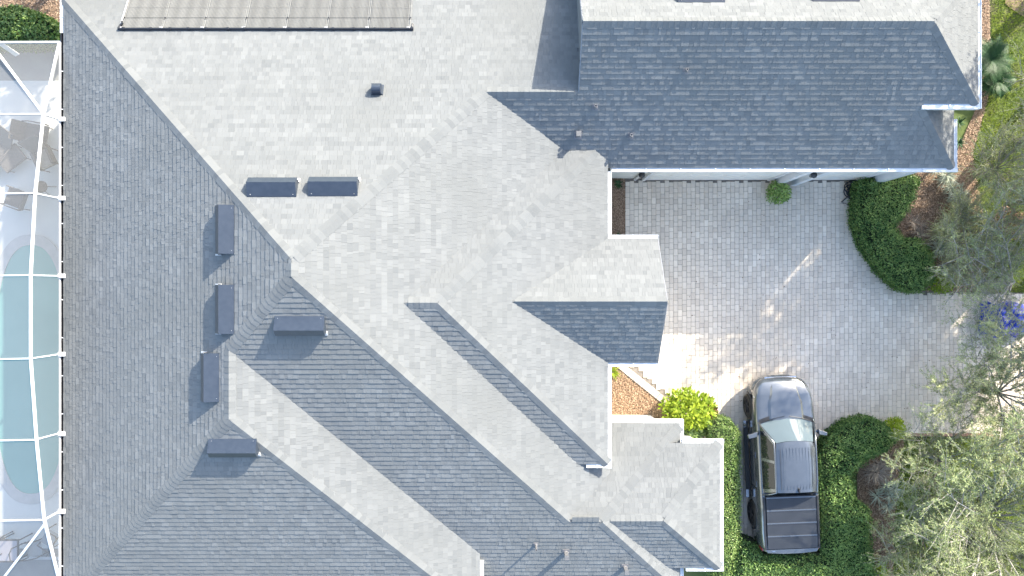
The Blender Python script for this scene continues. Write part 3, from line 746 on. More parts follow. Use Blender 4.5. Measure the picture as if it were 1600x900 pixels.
# cab: roof, glass and pillars
zr = 1.84
rf = [(.86, .60), (.70, .625), (.2, .645), (-.4, .645), (-.70, .62)]
b = MB(); vs = []
rr = []
for i, (y, w) in enumerate(rf):
    z = zr-(.055 if i == 0 else .0)-(.03 if i == 4 else 0)-(.012 if i in (1,) else 0)
    rr.append([(-w, y, z-.045), (-w*.96, y, z-.005), (-w*.5, y+(.05 if i == 0 else 0), z+.03), (0, y+(.07 if i == 0 else 0), z+.04), (w*.5, y+(.05 if i == 0 else 0), z+.03), (w*.96, y, z-.005), (w, y, z-.045)])
vs = [p for r in rr for p in r]; n = 7
b.add(vs, [((i+1)*n+k, (i+1)*n+k+1, i*n+k+1, i*n+k) for i in range(4) for k in range(n-1)])
M_roof = M_paint
rof = b.obj('cab_roof', M_roof, truck, smooth=True)
for k in range(-5, 6):
    x = k*.10; MB().box(x-.006, x+.006, -.60, .72, 0, .004, M=Matrix.Translation((0, 0, zr+.036-abs(x)*.035))).obj('roof_rib', M_trim if abs(k) == 5 else M_paint, rof)
MB().box(.02, .06, -.68, -.56, zr+.03, zr+.075).obj('antenna_fin', M_trim, rof)
belt = lambda y: interp(TOPZ, y)+.02
wb = [(-.88, 1.36), (-.45, 1.52), (0, 1.56), (.45, 1.52), (.88, 1.36)]; wt = [(-.60, .87), (-.3, .92), (0, .935), (.3, .92), (.60, .87)]
b = MB(); lo = [(x*.96, y, 1.165+.05*(1-abs(x))) for x, y in wb]; hi = [(x*.98, y, zr-.065+.05*(1-abs(x)/.6)) for x, y in wt]
b.add(lo+hi, [(i, i+1, 6+i, 5+i) for i in range(4)]); b.obj('windshield', mat('windshield_glass', (.11, .145, .165), rough=.04, spec=.8), truck, smooth=True)  # paler than the other glass; sky reflection is put into its colour
for s in (-1, 1):
    def side(pts, m, name, off=0):
        bb_ = MB(); q_s = [(s*(x+off), y, z) for x, y, z in pts]; bb_.poly(q_s if s > 0 else q_s[::-1]); return bb_.obj(name, m, truck)
    zb_ = 1.22; xb_ = lambda z: .885-(z-zb_)/(zr-.06-zb_)*(.885-.635)
    P = lambda y, z: (xb_(z), y, z)
    side([P(-.86, zb_), P(1.34, zb_-.02), P(.86, zr-.06), P(-.68, zr-.06)], M_paint, 'cab_side', -.004)
    side([P(.30, zb_+.03), P(1.18, zb_+.03), P(.80, zr-.12), P(.30, zr-.12)], M_glass, 'side_window', .004)
    side([P(-.72, zb_+.03), P(.20, zb_+.03), P(.20, zr-.12), P(-.60, zr-.12)], M_glass, 'side_window', .004)
    MB().tube([(s*.905, 1.42, 1.17), (s*.80, 1.16, 1.45), (s*.66, .90, zr-.05), (s*.655, .3, zr-.015), (s*.655, -.4, zr-.015), (s*.645, -.70, zr-.05), (s*.80, -.84, 1.5), (s*.89, -.92, 1.25)], .026, 8).obj('pillar', M_paint, truck, smooth=True)
    for y in (1.05, .1):
        MB().box(min(s*.975, s*1.005), max(s*.975, s*1.005), y-.95+.12, y-.95+.32, .98, 1.01).obj('door_handle', M_paint, truck, bevel=.008)
    for y in (1.30, .26, -.78):
        MB().box(min(s*.982, s*.9885), max(s*.982, s*.9885), y-.006, y+.006, .5, 1.12).obj('door_gap', M_trim, truck)
    mm = MB(); arm = [(s*.90, 1.10, 1.17), (s*1.0, 1.06, 1.2)]; mm.bar(arm[0], arm[1], .08, .05)
    mm.add([(s*.98, 1.13, 1.13), (s*1.0, .99, 1.12), (s*1.27, .92, 1.14), (s*1.29, 1.03, 1.14), (s*.98, 1.15, 1.30), (s*1.0, .98, 1.31), (s*1.27, .92, 1.28), (s*1.29, 1.03, 1.27)],
           [(0, 1, 2, 3), (4, 7, 6, 5), (0, 4, 5, 1), (1, 5, 6, 2), (2, 6, 7, 3), (3, 7, 4, 0)])
    mr = mm.obj('side_mirror', M_paint, truck, bevel=.02)
    MB().quad((s*1.02, .984, 1.15), (s*1.19, .955, 1.16), (s*1.19, .957, 1.26), (s*1.02, .986, 1.28)).obj('mirror_glass', M_chrome, mr)
    rb = MB(); rb.box(min(s*.98, s*1.13), max(s*.98, s*1.13), -1.22, 1.32, .33, .39)
    ro_ = rb.obj('running_board', M_trim, truck, bevel=.015)
    for (a_, c_) in ((1.12, 1.34), (-1.24, -.98)):
        MB().box(min(s*1.05, s*1.14), max(s*1.05, s*1.14), a_, c_, .392, .40).obj('board_end', M_chrome, ro_)
    hl = MB(); hl.add([(s*.52, 2.72, .80), (s*.52, 2.70, .93), (s*.80, 2.52, .95), (s*.93, 2.20, .985), (s*.95, 2.20, .90), (s*.82, 2.56, .82)], [(0, 1, 2, 5) if s < 0 else (5, 2, 1, 0), (5, 2, 3, 4) if s < 0 else (4, 3, 2, 5)])
    hl.obj('headlight', M_lamp, truck)
    tl = MB(); tl.box(min(s*.86, s*.93), max(s*.86, s*.93), -2.80, -2.70, .80, 1.10); tl.obj('tail_light', M_tail, truck, bevel=.02)
    MB().box(min(s*.84, s*.90), max(s*.84, s*.90), -2.70, -1.0, 1.262, 1.285).obj('bed_rail', M_trim, truck, bevel=.008)
    for y in (WF, WR):
        M_ = Matrix.Translation((s*.86, y, .385)) @ Matrix.Rotation(math.pi/2*s, 4, 'Y')
        tw = MB().lathe([(.26, -.12), (.37, -.13), (.395, -.10), (.40, 0), (.395, .11), (.37, .145), (.27, .14), (.25, .10)], M_, 32)
        wh = tw.obj('wheel', M_tyre, truck, smooth=True)
        rmb = MB().lathe([(.265, .08), (.255, .135), (.235, .115), (.05, .10)], M_, 24)
        rmb.lathe([(.06, .10), (.055, .13)], M_, 12)
        for k in range(6):
            a = k*math.pi/3; rmb.bar(M_ @ Vector((.05*math.cos(a), .05*math.sin(a), .12)), M_ @ Vector((.25*math.cos(a), .25*math.sin(a), .125)), .055, .03, up=Vector((1, 0, 0)))
        rmb.obj('rim', M_rim, wh)
        fl = MB(); arc = [(s*.975, y+.475*math.cos(k*math.pi/12), .385+.475*math.sin(k*math.pi/12)) for k in range(13)]
        fl.tube(arc, .028, 6); fl.obj('arch_flare', M_trim, truck, smooth=True)
MB().add([(-.62, -.70, zr-.06), (.62, -.70, zr-.06), (.82, -.93, 1.28), (-.82, -.93, 1.28)], [(0, 1, 2, 3)]).obj('rear_window', M_glass, truck)
# tonneau cover of four folding panels
for i in range(4):
    y1 = -1.02-i*.415; 
    t = MB().box(-.80, .80, y1-.405, y1, 1.275, 1.30); o = t.obj('tonneau_panel', M_ton, truck, bevel=.006)
    MB().box(-.80, .80, y1-.012, y1+.03, 1.285, 1.312).obj('panel_hinge', M_paint, o)
    MB().box(-.74, .74, y1-.05, y1-.035, 1.30, 1.306).obj('panel_rib', M_ton, o)
MB().box(-.82, .82, -1.03, -.96, 1.26, 1.292).obj('bulkhead_cap', M_trim, truck)
tg = MB().add([(-.84, -2.70, 1.272), (.84, -2.70, 1.272), (.80, -2.81, 1.25), (.3, -2.85, 1.25), (-.3, -2.85, 1.25), (-.80, -2.81, 1.25),
               (-.84, -2.70, .62), (.84, -2.70, .62), (.80, -2.81, .62), (.3, -2.85, .62), (-.3, -2.85, .62), (-.80, -2.81, .62)],
              [(0, 5, 4, 3, 2, 1), (6, 7, 8, 9, 10, 11), (5, 11, 10, 4), (4, 10, 9, 3), (3, 9, 8, 2), (2, 8, 7, 1), (1, 7, 6, 0), (0, 6, 11, 5)])
tgo = tg.obj('tailgate', M_paint, truck, bevel=.008)
MB().box(-.66, -.56, -2.765, -2.745, 1.2625, 1.267).obj('tailgate_badge', M_chrome, tgo)
MB().box(-.85, .85, -2.93, -2.78, .48, .62).obj('rear_bumper', M_paint, truck, bevel=.03)
fb = MB(); arc = [(math.sin(a)*.90, 2.30+.52*math.cos(a)**.7 if math.cos(a) > 0 else 2.3, 0) for a in [R(-86+k*172/16) for k in range(17)]]
for i in range(16):
    (xa_, ya_, _), (xb_, yb_, _) = arc[i], arc[i+1]
    fb.add([(xa_, ya_, .46), (xb_, yb_, .46), (xb_*1.02, yb_+.05, .5), (xa_*1.02, ya_+.05, .5), (xa_*1.02, ya_+.05, .70), (xb_*1.02, yb_+.05, .70), (xa_*.93, ya_-.06, .76), (xb_*.93, yb_-.06, .76)],
           [(3, 2, 5, 4)[::-1], (4, 5, 7, 6)[::-1], (0, 1, 2, 3)[::-1]])
fb.obj('front_bumper', M_paint, truck, smooth=True)
gr = MB(); gr.box(-.50, .50, 2.77, 2.82, .56, .80); go = gr.obj('grille', M_trim, truck, bevel=.01)
MB().box(-.52, .52, 2.78, 2.835, .80, .825).obj('chrome_strip', M_chrome, go)
for s in (-1, 1):
    MB().tube([(s*.08, 1.60, 1.235), (s*.45, 1.53, 1.235), (s*.78, 1.42, 1.19)], .012, 5).obj('wiper', M_trim, truck)
MB().add([(-.88, 1.36, 1.17), (-.45, 1.54, 1.20), (0, 1.58, 1.225), (.45, 1.54, 1.20), (.88, 1.36, 1.17), (.88, 1.50, 1.16), (.45, 1.65, 1.19), (0, 1.68, 1.205), (-.45, 1.65, 1.19), (-.88, 1.50, 1.16)],
         [(0, 1, 8, 9), (1, 2, 7, 8), (2, 3, 6, 7), (3, 4, 5, 6)]).obj('cowl', M_trim, truck)

# ------------------------------------------------------------ pool furniture (all seen through the screen)
M_wick = mat('weathered_sling', (.09, .085, .08), (.14, .13, .12), rough=.85, nscale=20)
M_cush = mat('tan_cushion', (.30, .27, .22), (.36, .33, .28), rough=.9, nscale=10)
def furn(name, px, py, rz, label, cat, group=None): return empty(name, W(px, py, .0)+Vector((0, 0, .002)), label, cat, group, R(rz))
def legs(t, xs, ys, h, r=.018):
    for x in xs:
        for y in ys: MB().tube([(x, y, 0), (x, y, h)], r, 6).obj('leg', M_wick, t)
def chair(px, py, rz, label, w=.58, d=.6, club=False, group='patio chairs beside the pool'):
    t = furn('patio_chair', px, py, rz, label, 'chair', group)
    legs(t, (-w/2+.03, w/2-.03), (-d/2+.03, d/2-.03), .38)
    MB().box(-w/2, w/2, -d/2, d/2, .37, .41).obj('seat', M_wick, t, bevel=.01)
    bk = MB(); bk.add([(-w/2, -d/2, .41), (w/2, -d/2, .41), (w/2, -d/2-.28, .98), (-w/2, -d/2-.28, .98), (-w/2, -d/2-.05, .41), (w/2, -d/2-.05, .41), (w/2, -d/2-.32, .97), (-w/2, -d/2-.32, .97)],
           [(0, 1, 2, 3), (7, 6, 5, 4), (0, 3, 7, 4), (1, 5, 6, 2), (3, 2, 6, 7)]); bk.obj('backrest', M_wick, t)
    for s in (-1, 1):
        if club: MB().box(min(s*w/2, s*(w/2-.1)), max(s*w/2, s*(w/2-.1)), -d/2, d/2, .41, .62).obj('armrest', M_wick, t, bevel=.02)
        else: MB().tube([(s*w/2, d/2-.04, .41), (s*(w/2+.02), d/2-.06, .62), (s*(w/2+.02), -d/2, .64), (s*w/2, -d/2-.1, .66)], .022, 6).obj('armrest', M_wick, t)
    if club: MB().box(-w/2+.11, w/2-.11, -d/2+.02, d/2, .412, .52).obj('cushion', M_cush, t, bevel=.03)
def lounger(px, py, rz, label, L=1.5):
    t = furn('sun_lounger', px, py, rz, label, 'sun lounger', 'sling loungers beside the pool')
    legs(t, (-.3, .3), (-L/2+.1, .2), .3)
    MB().box(-.33, .33, -L/2, .25, .29, .33).obj('seat', M_wick, t, bevel=.01)
    MB().add([(-.33, .25, .33), (.33, .25, .33), (.33, L/2, .72), (-.33, L/2, .72), (-.33, .25, .29), (.33, .25, .29), (.33, L/2+.02, .69), (-.33, L/2+.02, .69)],
             [(0, 1, 2, 3), (7, 6, 5, 4), (0, 3, 7, 4), (1, 5, 6, 2), (3, 2, 6, 7)]).obj('backrest', M_wick, t)
    for s in (-1, 1): MB().tube([(s*.36, -.45, .30), (s*.37, -.4, .5), (s*.37, .1, .52), (s*.34, .35, .45)], .02, 6).obj('armrest', M_wick, t)
lounger(8, 240, -38, 'dark sling lounger at the frame edge, nearest the top of the pool deck', 1.7)
lounger(62, 212, 80, 'dark sling lounger standing crosswise behind the long white cage beam', 1.0)
chair(84, 252, 205, 'dark club chair with tan cushion against the house side of the pool cage', .62, .62, club=True, group=None)
chair(38, 312, 70, 'dark patio chair turned sideways near the round side table', .6, .66)
t = furn('ottoman', 28, 250, 38, 'low rectangular weathered ottoman between the loungers', 'ottoman')
MB().box(-.42, .42, -.32, .32, .26, .36).obj('top', M_wick, t, bevel=.02); legs(t, (-.36, .36), (-.26, .26), .26)
t = furn('side_table', 79, 295, 0, 'small round dark side table under the white cage rafter', 'table')
MB().lathe([(.20, .44), (.205, .455), (.20, .47)], None, 24).obj('tabletop', M_wick, t)
for a in (20, 140, 260): MB().tube([(.05*math.cos(R(a)), .05*math.sin(R(a)), .44), (.21*math.cos(R(a)), .21*math.sin(R(a)), 0)], .012, 6).obj('leg', M_wick, t)
t = furn('dining_table', 36, 848, 0, 'square patio dining table with pale glass top and dark frame', 'table')
MB().box(-.32, .32, -.33, .33, .70, .725).obj('tabletop', mat('pale_table_glass', (.45, .42, .43), rough=.15), t)
MB().box(-.36, .36, .331, .38, .68, .73).box(-.36, .36, -.38, -.331, .68, .73).box(-.36, -.321, -.33, .33, .68, .73).box(.321, .36, -.33, .33, .68, .73).obj('table_frame', M_wick, t)
legs(t, (-.32, .32), (-.32, .32), .68, .025)
def wire_chair(px, py, rz, label):
    t = furn('patio_chair', px, py, rz, label, 'chair', 'thin framed chairs around the square patio table')
    for s in (-1, 1): MB().tube([(s*.26, .26, 0), (s*.26, .24, .42), (s*.28, .2, .62), (s*.29, -.2, .64), (s*.24, -.30, .7)], .02, 6).obj('armrest', M_wick, t)
    MB().tube([(-.26, -.22, .42), (-.25, -.36, .9), (-.1, -.40, .98), (.1, -.40, .98), (.25, -.36, .9), (.26, -.22, .42)], .02, 6).obj('back_frame', M_wick, t)
    MB().box(-.25, .25, -.22, .26, .40, .425).obj('seat', mat('pale_sling', (.36, .37, .36), rough=.9), t)
    legs(t, (-.24, .24), (-.2,), .4)
wire_chair(12, 842, 95, 'pale thin framed chair on the pool side of the square table')
wire_chair(66, 850, -80, 'pale thin framed chair between the square table and the long cage beam')
wire_chair(92, 835, 60, 'pale thin framed chair against the house under the cage edge')

# ------------------------------------------------------------ hose coil and blue tarpaulin
t = MB(); c = W(1331, 297)
pts = []
for k in range(150):
    a = k*.21; rr_ = .23+.10*math.sin(k*.37)+.05*math.sin(k*.11+1); pts.append((c.x+rr_*math.cos(a)+.05*math.sin(k*.09), c.y+rr_*math.sin(a)*1.05+.04*math.cos(k*.13), .05+.035*abs(math.sin(k*.23))+.0004*k))
pts += [(c.x-.38, c.y-.42, .04), (c.x-.1, c.y-.52, .04), (c.x+.3, c.y-.35, .04)]
t.tube(pts, .020, 6); t.obj('garden_hose', M_black, None, smooth=True, label='dark garden hose lying in loose coils on the pavers by the garage corner', cat='garden hose')

# ------------------------------------------------------------ planting
def noise2(x, y, s, seed):
    r = np.random.default_rng(seed); o = np.zeros_like(x)
    for k in range(7):
        a = r.uniform(0, 6.28); f = s*(1+k*.55); p = r.uniform(0, 6.28)
        o += np.sin((x*np.cos(a)+y*np.sin(a))*f+p)/(1+k*.35)
    return o/3.2
def leaves(P, L_, Wd, updir=None, spread=1.0, along=None):
    """P (N,3) leaf bases; returns (N,4,3) pointed leaves"""
    N = len(P); n = rng.normal(size=(N, 3))*spread
    n[:, 2] += 1.0 if updir is None else 0
    if updir is not None: n += updir
    n /= np.linalg.norm(n, axis=1)[:, None]
    d = rng.normal(size=(N, 3)) if along is None else along+rng.normal(size=(N, 3))*.45
    d -= (d*n).sum(1)[:, None]*n; d /= np.linalg.norm(d, axis=1)[:, None]+1e-9
    s = np.cross(n, d); l = (L_*rng.uniform(.65, 1.3, N))[:, None]; w = (Wd*rng.uniform(.7, 1.25, N))[:, None]
    return np.stack([P, P+d*l*.5+s*w*.5, P+d*l-n*l*.12, P+d*l*.5-s*w*.5], 1)

def hedge(label, outline, h, m=M_hedge, dens=1500, L_=.065, Wd=.038, seed=1, bump=.10, group=None, sun=.0):
    poly = [tuple(W(x, y, h*.9)[:2]) for x, y in outline]
    xs, ys_ = [p[0] for p in poly], [p[1] for p in poly]
    c = Vector((sum(xs)/len(xs), sum(ys_)/len(ys_), 0))
    t = empty('hedge', c, label, 'hedge', group)
    area = abs(sum(poly[i][0]*poly[(i+1) % len(poly)][1]-poly[(i+1) % len(poly)][0]*poly[i][1] for i in range(len(poly))))/2
    bb_area = (max(xs)-min(xs)+.2)*(max(ys_)-min(ys_)+.2); n = int(dens*bb_area)
    x = rng.uniform(min(xs)-.1, max(xs)+.1, n); y = rng.uniform(min(ys_)-.1, max(ys_)+.1, n)
    k = inpoly(x+noise2(x, y, 6, seed)*.07, y+noise2(x, y, 7, seed+3)*.07, poly); x, y = x[k], y[k]
    # distance from the edge rounds the shoulder
    A = np.array(poly); B = np.roll(A, -1, 0); dmin = np.full(len(x), 9.)
    for a, b_ in zip(A, B):
        ab = b_-a; tt = np.clip(((x-a[0])*ab[0]+(y-a[1])*ab[1])/(ab@ab+1e-9), 0, 1)
        dmin = np.minimum(dmin, np.hypot(x-a[0]-tt*ab[0], y-a[1]-tt*ab[1]))
    sh = np.clip(dmin/.22, 0, 1); nz = noise2(x, y, 3.2, seed+7)
    z = h*(.55+.45*np.sqrt(sh))+nz*bump*.6+noise2(x, y, 11, seed+9)*bump*.35-rng.exponential(.05, len(x))
    P = np.stack([x, y, z], 1)-np.array(c)
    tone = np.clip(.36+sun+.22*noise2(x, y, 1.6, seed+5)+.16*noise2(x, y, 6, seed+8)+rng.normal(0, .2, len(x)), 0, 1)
    V = leaves(P, L_, Wd, spread=.75)
    # sides
    per = 0; SP = []
    for a, b_ in zip(A, B):
        l = np.hypot(*(b_-a)); k = int(l*h*900); tt = rng.uniform(0, 1, k); q = a+(b_-a)*tt[:, None]
        SP.append(np.stack([q[:, 0]+rng.normal(0, .03, k), q[:, 1]+rng.normal(0, .03, k), rng.uniform(.03, h*.85, k)], 1)-np.array(c))
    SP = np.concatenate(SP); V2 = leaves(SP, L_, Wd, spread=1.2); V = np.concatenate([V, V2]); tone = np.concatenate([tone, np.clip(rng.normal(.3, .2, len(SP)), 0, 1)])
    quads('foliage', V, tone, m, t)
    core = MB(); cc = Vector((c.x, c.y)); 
    core.prism([(p[0]-c.x-(p[0]-c.x)*.03, p[1]-c.y-(p[1]-c.y)*.03) for p in poly], 0.0, h*.66); core.obj('branches', M_core, t)  # solid dark filler; shade between the leaves is put into its colour
    return t
hedge('dark green clipped hedge curving beside the garage corner and bare dracaena bed',
      [(1346, 285), (1360, 276), (1425, 268), (1440, 280), (1432, 310), (1418, 335), (1400, 352), (1418, 375), (1440, 372), (1462, 398), (1462, 440), (1440, 457), (1415, 452), (1385, 425), (1358, 385), (1344, 345)], .95, seed=11)
hedge('dark green clipped hedge wrapping round behind the parked pickup truck',
      [(1284, 712), (1302, 685), (1330, 662), (1362, 655), (1388, 664), (1402, 690), (1392, 704), (1358, 720), (1334, 745), (1338, 780), (1362, 800), (1364, 850), (1372, 915), (1150, 915), (1150, 862), (1160, 846), (1186, 856), (1192, 872), (1290, 872), (1289, 850)], .95, seed=23, sun=.06)
hedge('narrow bright green hedge strip between the lower roof gutter and the truck',
      [(1108, 664), (1122, 655), (1142, 657), (1158, 676), (1158, 850), (1140, 915), (1118, 915), (1118, 700)], 1.0, m=M_hedge2, seed=31, dens=1700, L_=.06, Wd=.034)
hedge('glossy green hedge beyond the top end of the pool screen', [(-60, 20), (20, 8), (60, 20), (84, 38), (92, 62), (-60, 64)], 1.1, seed=41, m=M_hedge2, L_=.10, Wd=.06, dens=900, sun=-.1)

def shrub(name, label, px, py, r, h, m, n, L_=.10, Wd=.06, cat='shrub', sun=.15, z0=0, group=None, sy=1.0, alongup=False):
    c = W(px, py, h*.6); c.z = z0; t = empty(name, c, label, cat, group)
    d = rng.normal(size=(n, 3)); d[:, 2] = np.abs(d[:, 2]); d /= np.linalg.norm(d, axis=1)[:, None]
    rad = rng.uniform(.35, 1.05, n)**.6*(1+.16*noise2(d[:, 0]*2, d[:, 1]*2, 2.2, int(px)))
    P = np.stack([d[:, 0]*rad*r, d[:, 1]*rad*r*sy, h*.25+d[:, 2]*rad*h*.75], 1)
    V = leaves(P, L_, Wd, spread=.6, along=d+np.array([0, 0, .2]))
    tone = np.clip(sun+.25+.3*rad*d[:, 2]+rng.normal(0, .2, n), 0, 1)  # light put into leaf colour: sun offset, paler towards top and outside
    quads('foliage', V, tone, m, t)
    st = MB()
    for k in range(9):
        a = k*2.4; st.tube([(0, 0, 0), (.3*r*math.cos(a), .3*r*math.sin(a), h*.35), (.65*r*math.cos(a), .65*r*math.sin(a), h*.7)], [.018, .012, .006], 5)
    st.obj('stem', M_bark2, t)
    return t
shrub('shrub', 'small round dark green shrub standing alone on the pavers below the garage gutter', 1219, 300, .37, .75, M_hedge, 1000, .09, .05, sun=.35)
shrub('shrub', 'yellow green shrub glowing at the end of the hedge beside the driveway edge', 1400, 671, .36, .7, M_lime, 900, .10, .05, sun=.3)
shrub('croton_shrub', 'sunlit yellow green broad leaved shrub at the corner of the lower roof', 1080, 642, .86, 1.2, M_lime, 1400, .16, .09, sun=.08, sy=.72)
shrub('croton_shrub', 'darker green shrub behind the sunlit broad leaved shrub by the gutter corner', 1078, 676, .50, .7, M_hedge2, 900, .12, .07, sun=.05, sy=.6)
shrub('red_shrub', 'dark red leaved shrub poking out right of the sunlit broad leaved shrub', 1108, 642, .22, .9, leafmat('burgundy_leaf', (.05, .012, .012), (.16, .05, .035)), 260, .12, .06)
shrub('rusty_shrub', 'rust coloured twiggy shrub between the curved hedge and the lawn', 1516, 410, .42, .9, M_rust, 900, .07, .04)
shrub('rusty_shrub', 'brown dry round shrub on the lawn near the right edge', 1582, 350, .55, .9, M_rust, 1400, .06, .04, sun=.25)
shrub('weeping_shrub', 'pale green leafy shrub at the tip of the curved hedge by the driveway', 1472, 440, .42, .7, M_lime, 700, .10, .045, sun=-.1)
shrub('yellow_shrub', 'yellowish bush on the lawn behind the bare silver branches', 1572, 432, .38, .7, M_lime, 700, .08, .05, sun=.05)

def rosette(name, label, px, py, r, n, m, w=.035, h=.5, cat='plant', up=.6, group=None, droop=.35, z0=0, lean=(0, 0)):
    c = W(px, py, .25); c.z = z0; t = empty(name, c, label, cat, group); V = []; T = []
    nc = 1 if r < .4 else 4; cs = [Vector((random.gauss(0, .42*r), random.gauss(0, .42*r), random.uniform(0, .2))) if q else Vector((0, 0, 0)) for q in range(nc)]
    for i in range(int(n*(1 if nc == 1 else 1.7))):
        o = cs[i % nc]; a = random.uniform(0, 6.283); el = random.uniform(.0, 1.5)*up*1.15; l = r*random.uniform(.45, 1.1)*(1 if nc == 1 else .8)
        d = Vector((math.cos(a)+lean[0], math.sin(a)+lean[1], 0)).normalized(); s = Vector((-d.y, d.x, 0)); tn = min(1, max(0, random.gauss(.5, .27))); sw = random.uniform(-.3, .3)
        pts = []
        for k in range(5):
            u = k/4; hz = h*.25+math.sin(el)*l*u*1.1-droop*random.uniform(.8, 1.2)*l*u*u; pts.append(o+d*(l*math.cos(el*.6)*u)+s*(sw*l*u*u)+Vector((0, 0, max(.02, hz))))
        ww = [w*.5, w*.8, w*.7, w*.4, .004]
        for k in range(4):
            V.append([pts[k]-s*ww[k]/2, pts[k]+s*ww[k]/2, pts[k+1]+s*ww[k+1]/2, pts[k+1]-s*ww[k+1]/2]); T.append(tn)
    quads('leaf_blades', np.array([[list(p) for p in q] for q in V]), T, m, t)
    for o in cs: MB().lathe([(w*1.6, 0), (w*1.2, h*.2), (w*.8, h*.3+o.z)], Matrix.Translation((o.x, o.y, 0)), 8).obj('stem', M_bark2, t)
    return t
rosette('palm_seedling', 'small dark green spiky plant in the mulch strip below the garage wall corner', 968, 286, .24, 40, M_palm, .035, .3)
rosette('strap_leaf_plant', 'bright green strap leaved plant against the gutter above the sunlit mulch', 959, 583, .34, 34, M_lime, .045, .3, lean=(.9, 0))
rosette('strap_leaf_plant', 'low green strap leaved plant at the foot of the narrow mulch strip', 968, 366, .16, 20, M_palm, .03, .2)
rosette('silver_palmetto', 'silvery spiky palmetto beside the garage gutter corner', 1478, 280, .62, 110, M_silver, .04, .7)
rosette('silver_palmetto', 'silvery spiky palmetto right of the garage gutter corner, over brown mulch', 1503, 300, .5, 80, M_silver, .035, .6)
rosette('silver_palmetto', 'large pale spiky palmetto in the middle of the bed right of the curved hedge', 1492, 342, .80, 180, M_oliveL, .045, .9)
rosette('silver_palmetto', 'wide pale green spiky palmetto on the right side of the bed, nearest the lawn', 1532, 352, .75, 150, M_oliveL, .04, .9)
rosette('silver_palmetto', 'pale spiky palmetto at the lower right of the bed by the rust coloured shrub', 1522, 382, .65, 120, M_oliveL, .04, .7)
rosette('silver_palmetto', 'pale spiky palmetto below the largest one, beside the tip of the curved hedge', 1486, 392, .6, 100, M_silver, .04, .7)
rosette('dry_fronds', 'heap of dry brown fronds in the notch of the curved hedge', 1436, 360, .55, 80, M_dry, .02, .4, droop=.2)
rosette('dry_fronds', 'grey dead spiky plant leaning over the hedge behind the truck', 1362, 738, .72, 110, M_dry, .03, .7, droop=.25, lean=(.25, -.3))
rosette('silver_palmetto', 'pale green spiky plant right of the grey dead plant behind the truck hedge', 1386, 762, .55, 90, M_silver, .035, .6)
rosette('silver_palmetto', 'yellowish spiky clump on the mulch at the right side of the truck hedge', 1368, 822, .3, 50, M_oliveL, .03, .4)
rosette('silver_palmetto', 'small pale spiky tuft standing below the grey dead plant', 1390, 792, .38, 60, M_silver, .03, .5)
rosette('palm_seedling', 'bright green spiky plant at the bottom edge beside the mulch', 1380, 884, .42, 46, M_lime, .05, .4)
rosette('palm_seedling', 'lone green strap leaved plant below the upper gutter on the mulch edge', 1503, 222, .3, 36, M_palm, .04, .3)
rosette('palm_seedling', 'low dark green plant tucked under the lower gutter end', 1504, 190, .28, 40, M_palm, .04, .25)
# sago palms with feathered fronds
def frond_palm(label, px, py, r, n, h, group=None, m=M_palm):
    c = W(px, py, h*.7); c.z = 0; t = empty('sago_palm', c, label, 'palm', group)
    MB().lathe([(.14, 0), (.13, h*.4), (.09, h*.55)], None, 10).obj('trunk', M_bark2, t)
    for i in range(n):
        a = i*2.399; el = random.uniform(.15, .9); l = r*random.uniform(.8, 1.1); d = Vector((math.cos(a), math.sin(a), 0)); s = Vector((-d.y, d.x, 0)); V = []; T = []
        P = [d*(l*u*math.cos(el*.7))+Vector((0, 0, h*.55+math.sin(el)*l*u-.55*l*u*u)) for u in [k/26 for k in range(27)]]
        for k in range(2, 26):
            ll = .20*math.sin(math.pi*min(1, k/26+.12))+.03; f_ = (P[k+1]-P[k]).normalized()
            for sg in (-1, 1):
                tip = P[k]+(s*sg*.85+f_*.5)*ll+Vector((0, 0, .03)); b0 = P[k]-f_*.012; b1 = P[k]+f_*.012
                V.append([b0, b1, tip+f_*.004, tip-f_*.004]); T.append(min(1, max(0, random.gauss(.5, .2))))
        for k in range(26):
            V.append([P[k]-s*.008, P[k]+s*.008, P[k+1]+s*.006, P[k+1]-s*.006]); T.append(.8)
        quads('frond', np.array([[list(p) for p in q] for q in V]), T, m, t)
frond_palm('dark green feathery palm on the lawn beside the upper gutter', 1552, 92, .95, 38, .9)
frond_palm('dark green feathery palm lower down beside the upper gutter, near the mulch', 1562, 126, .65, 26, .7)

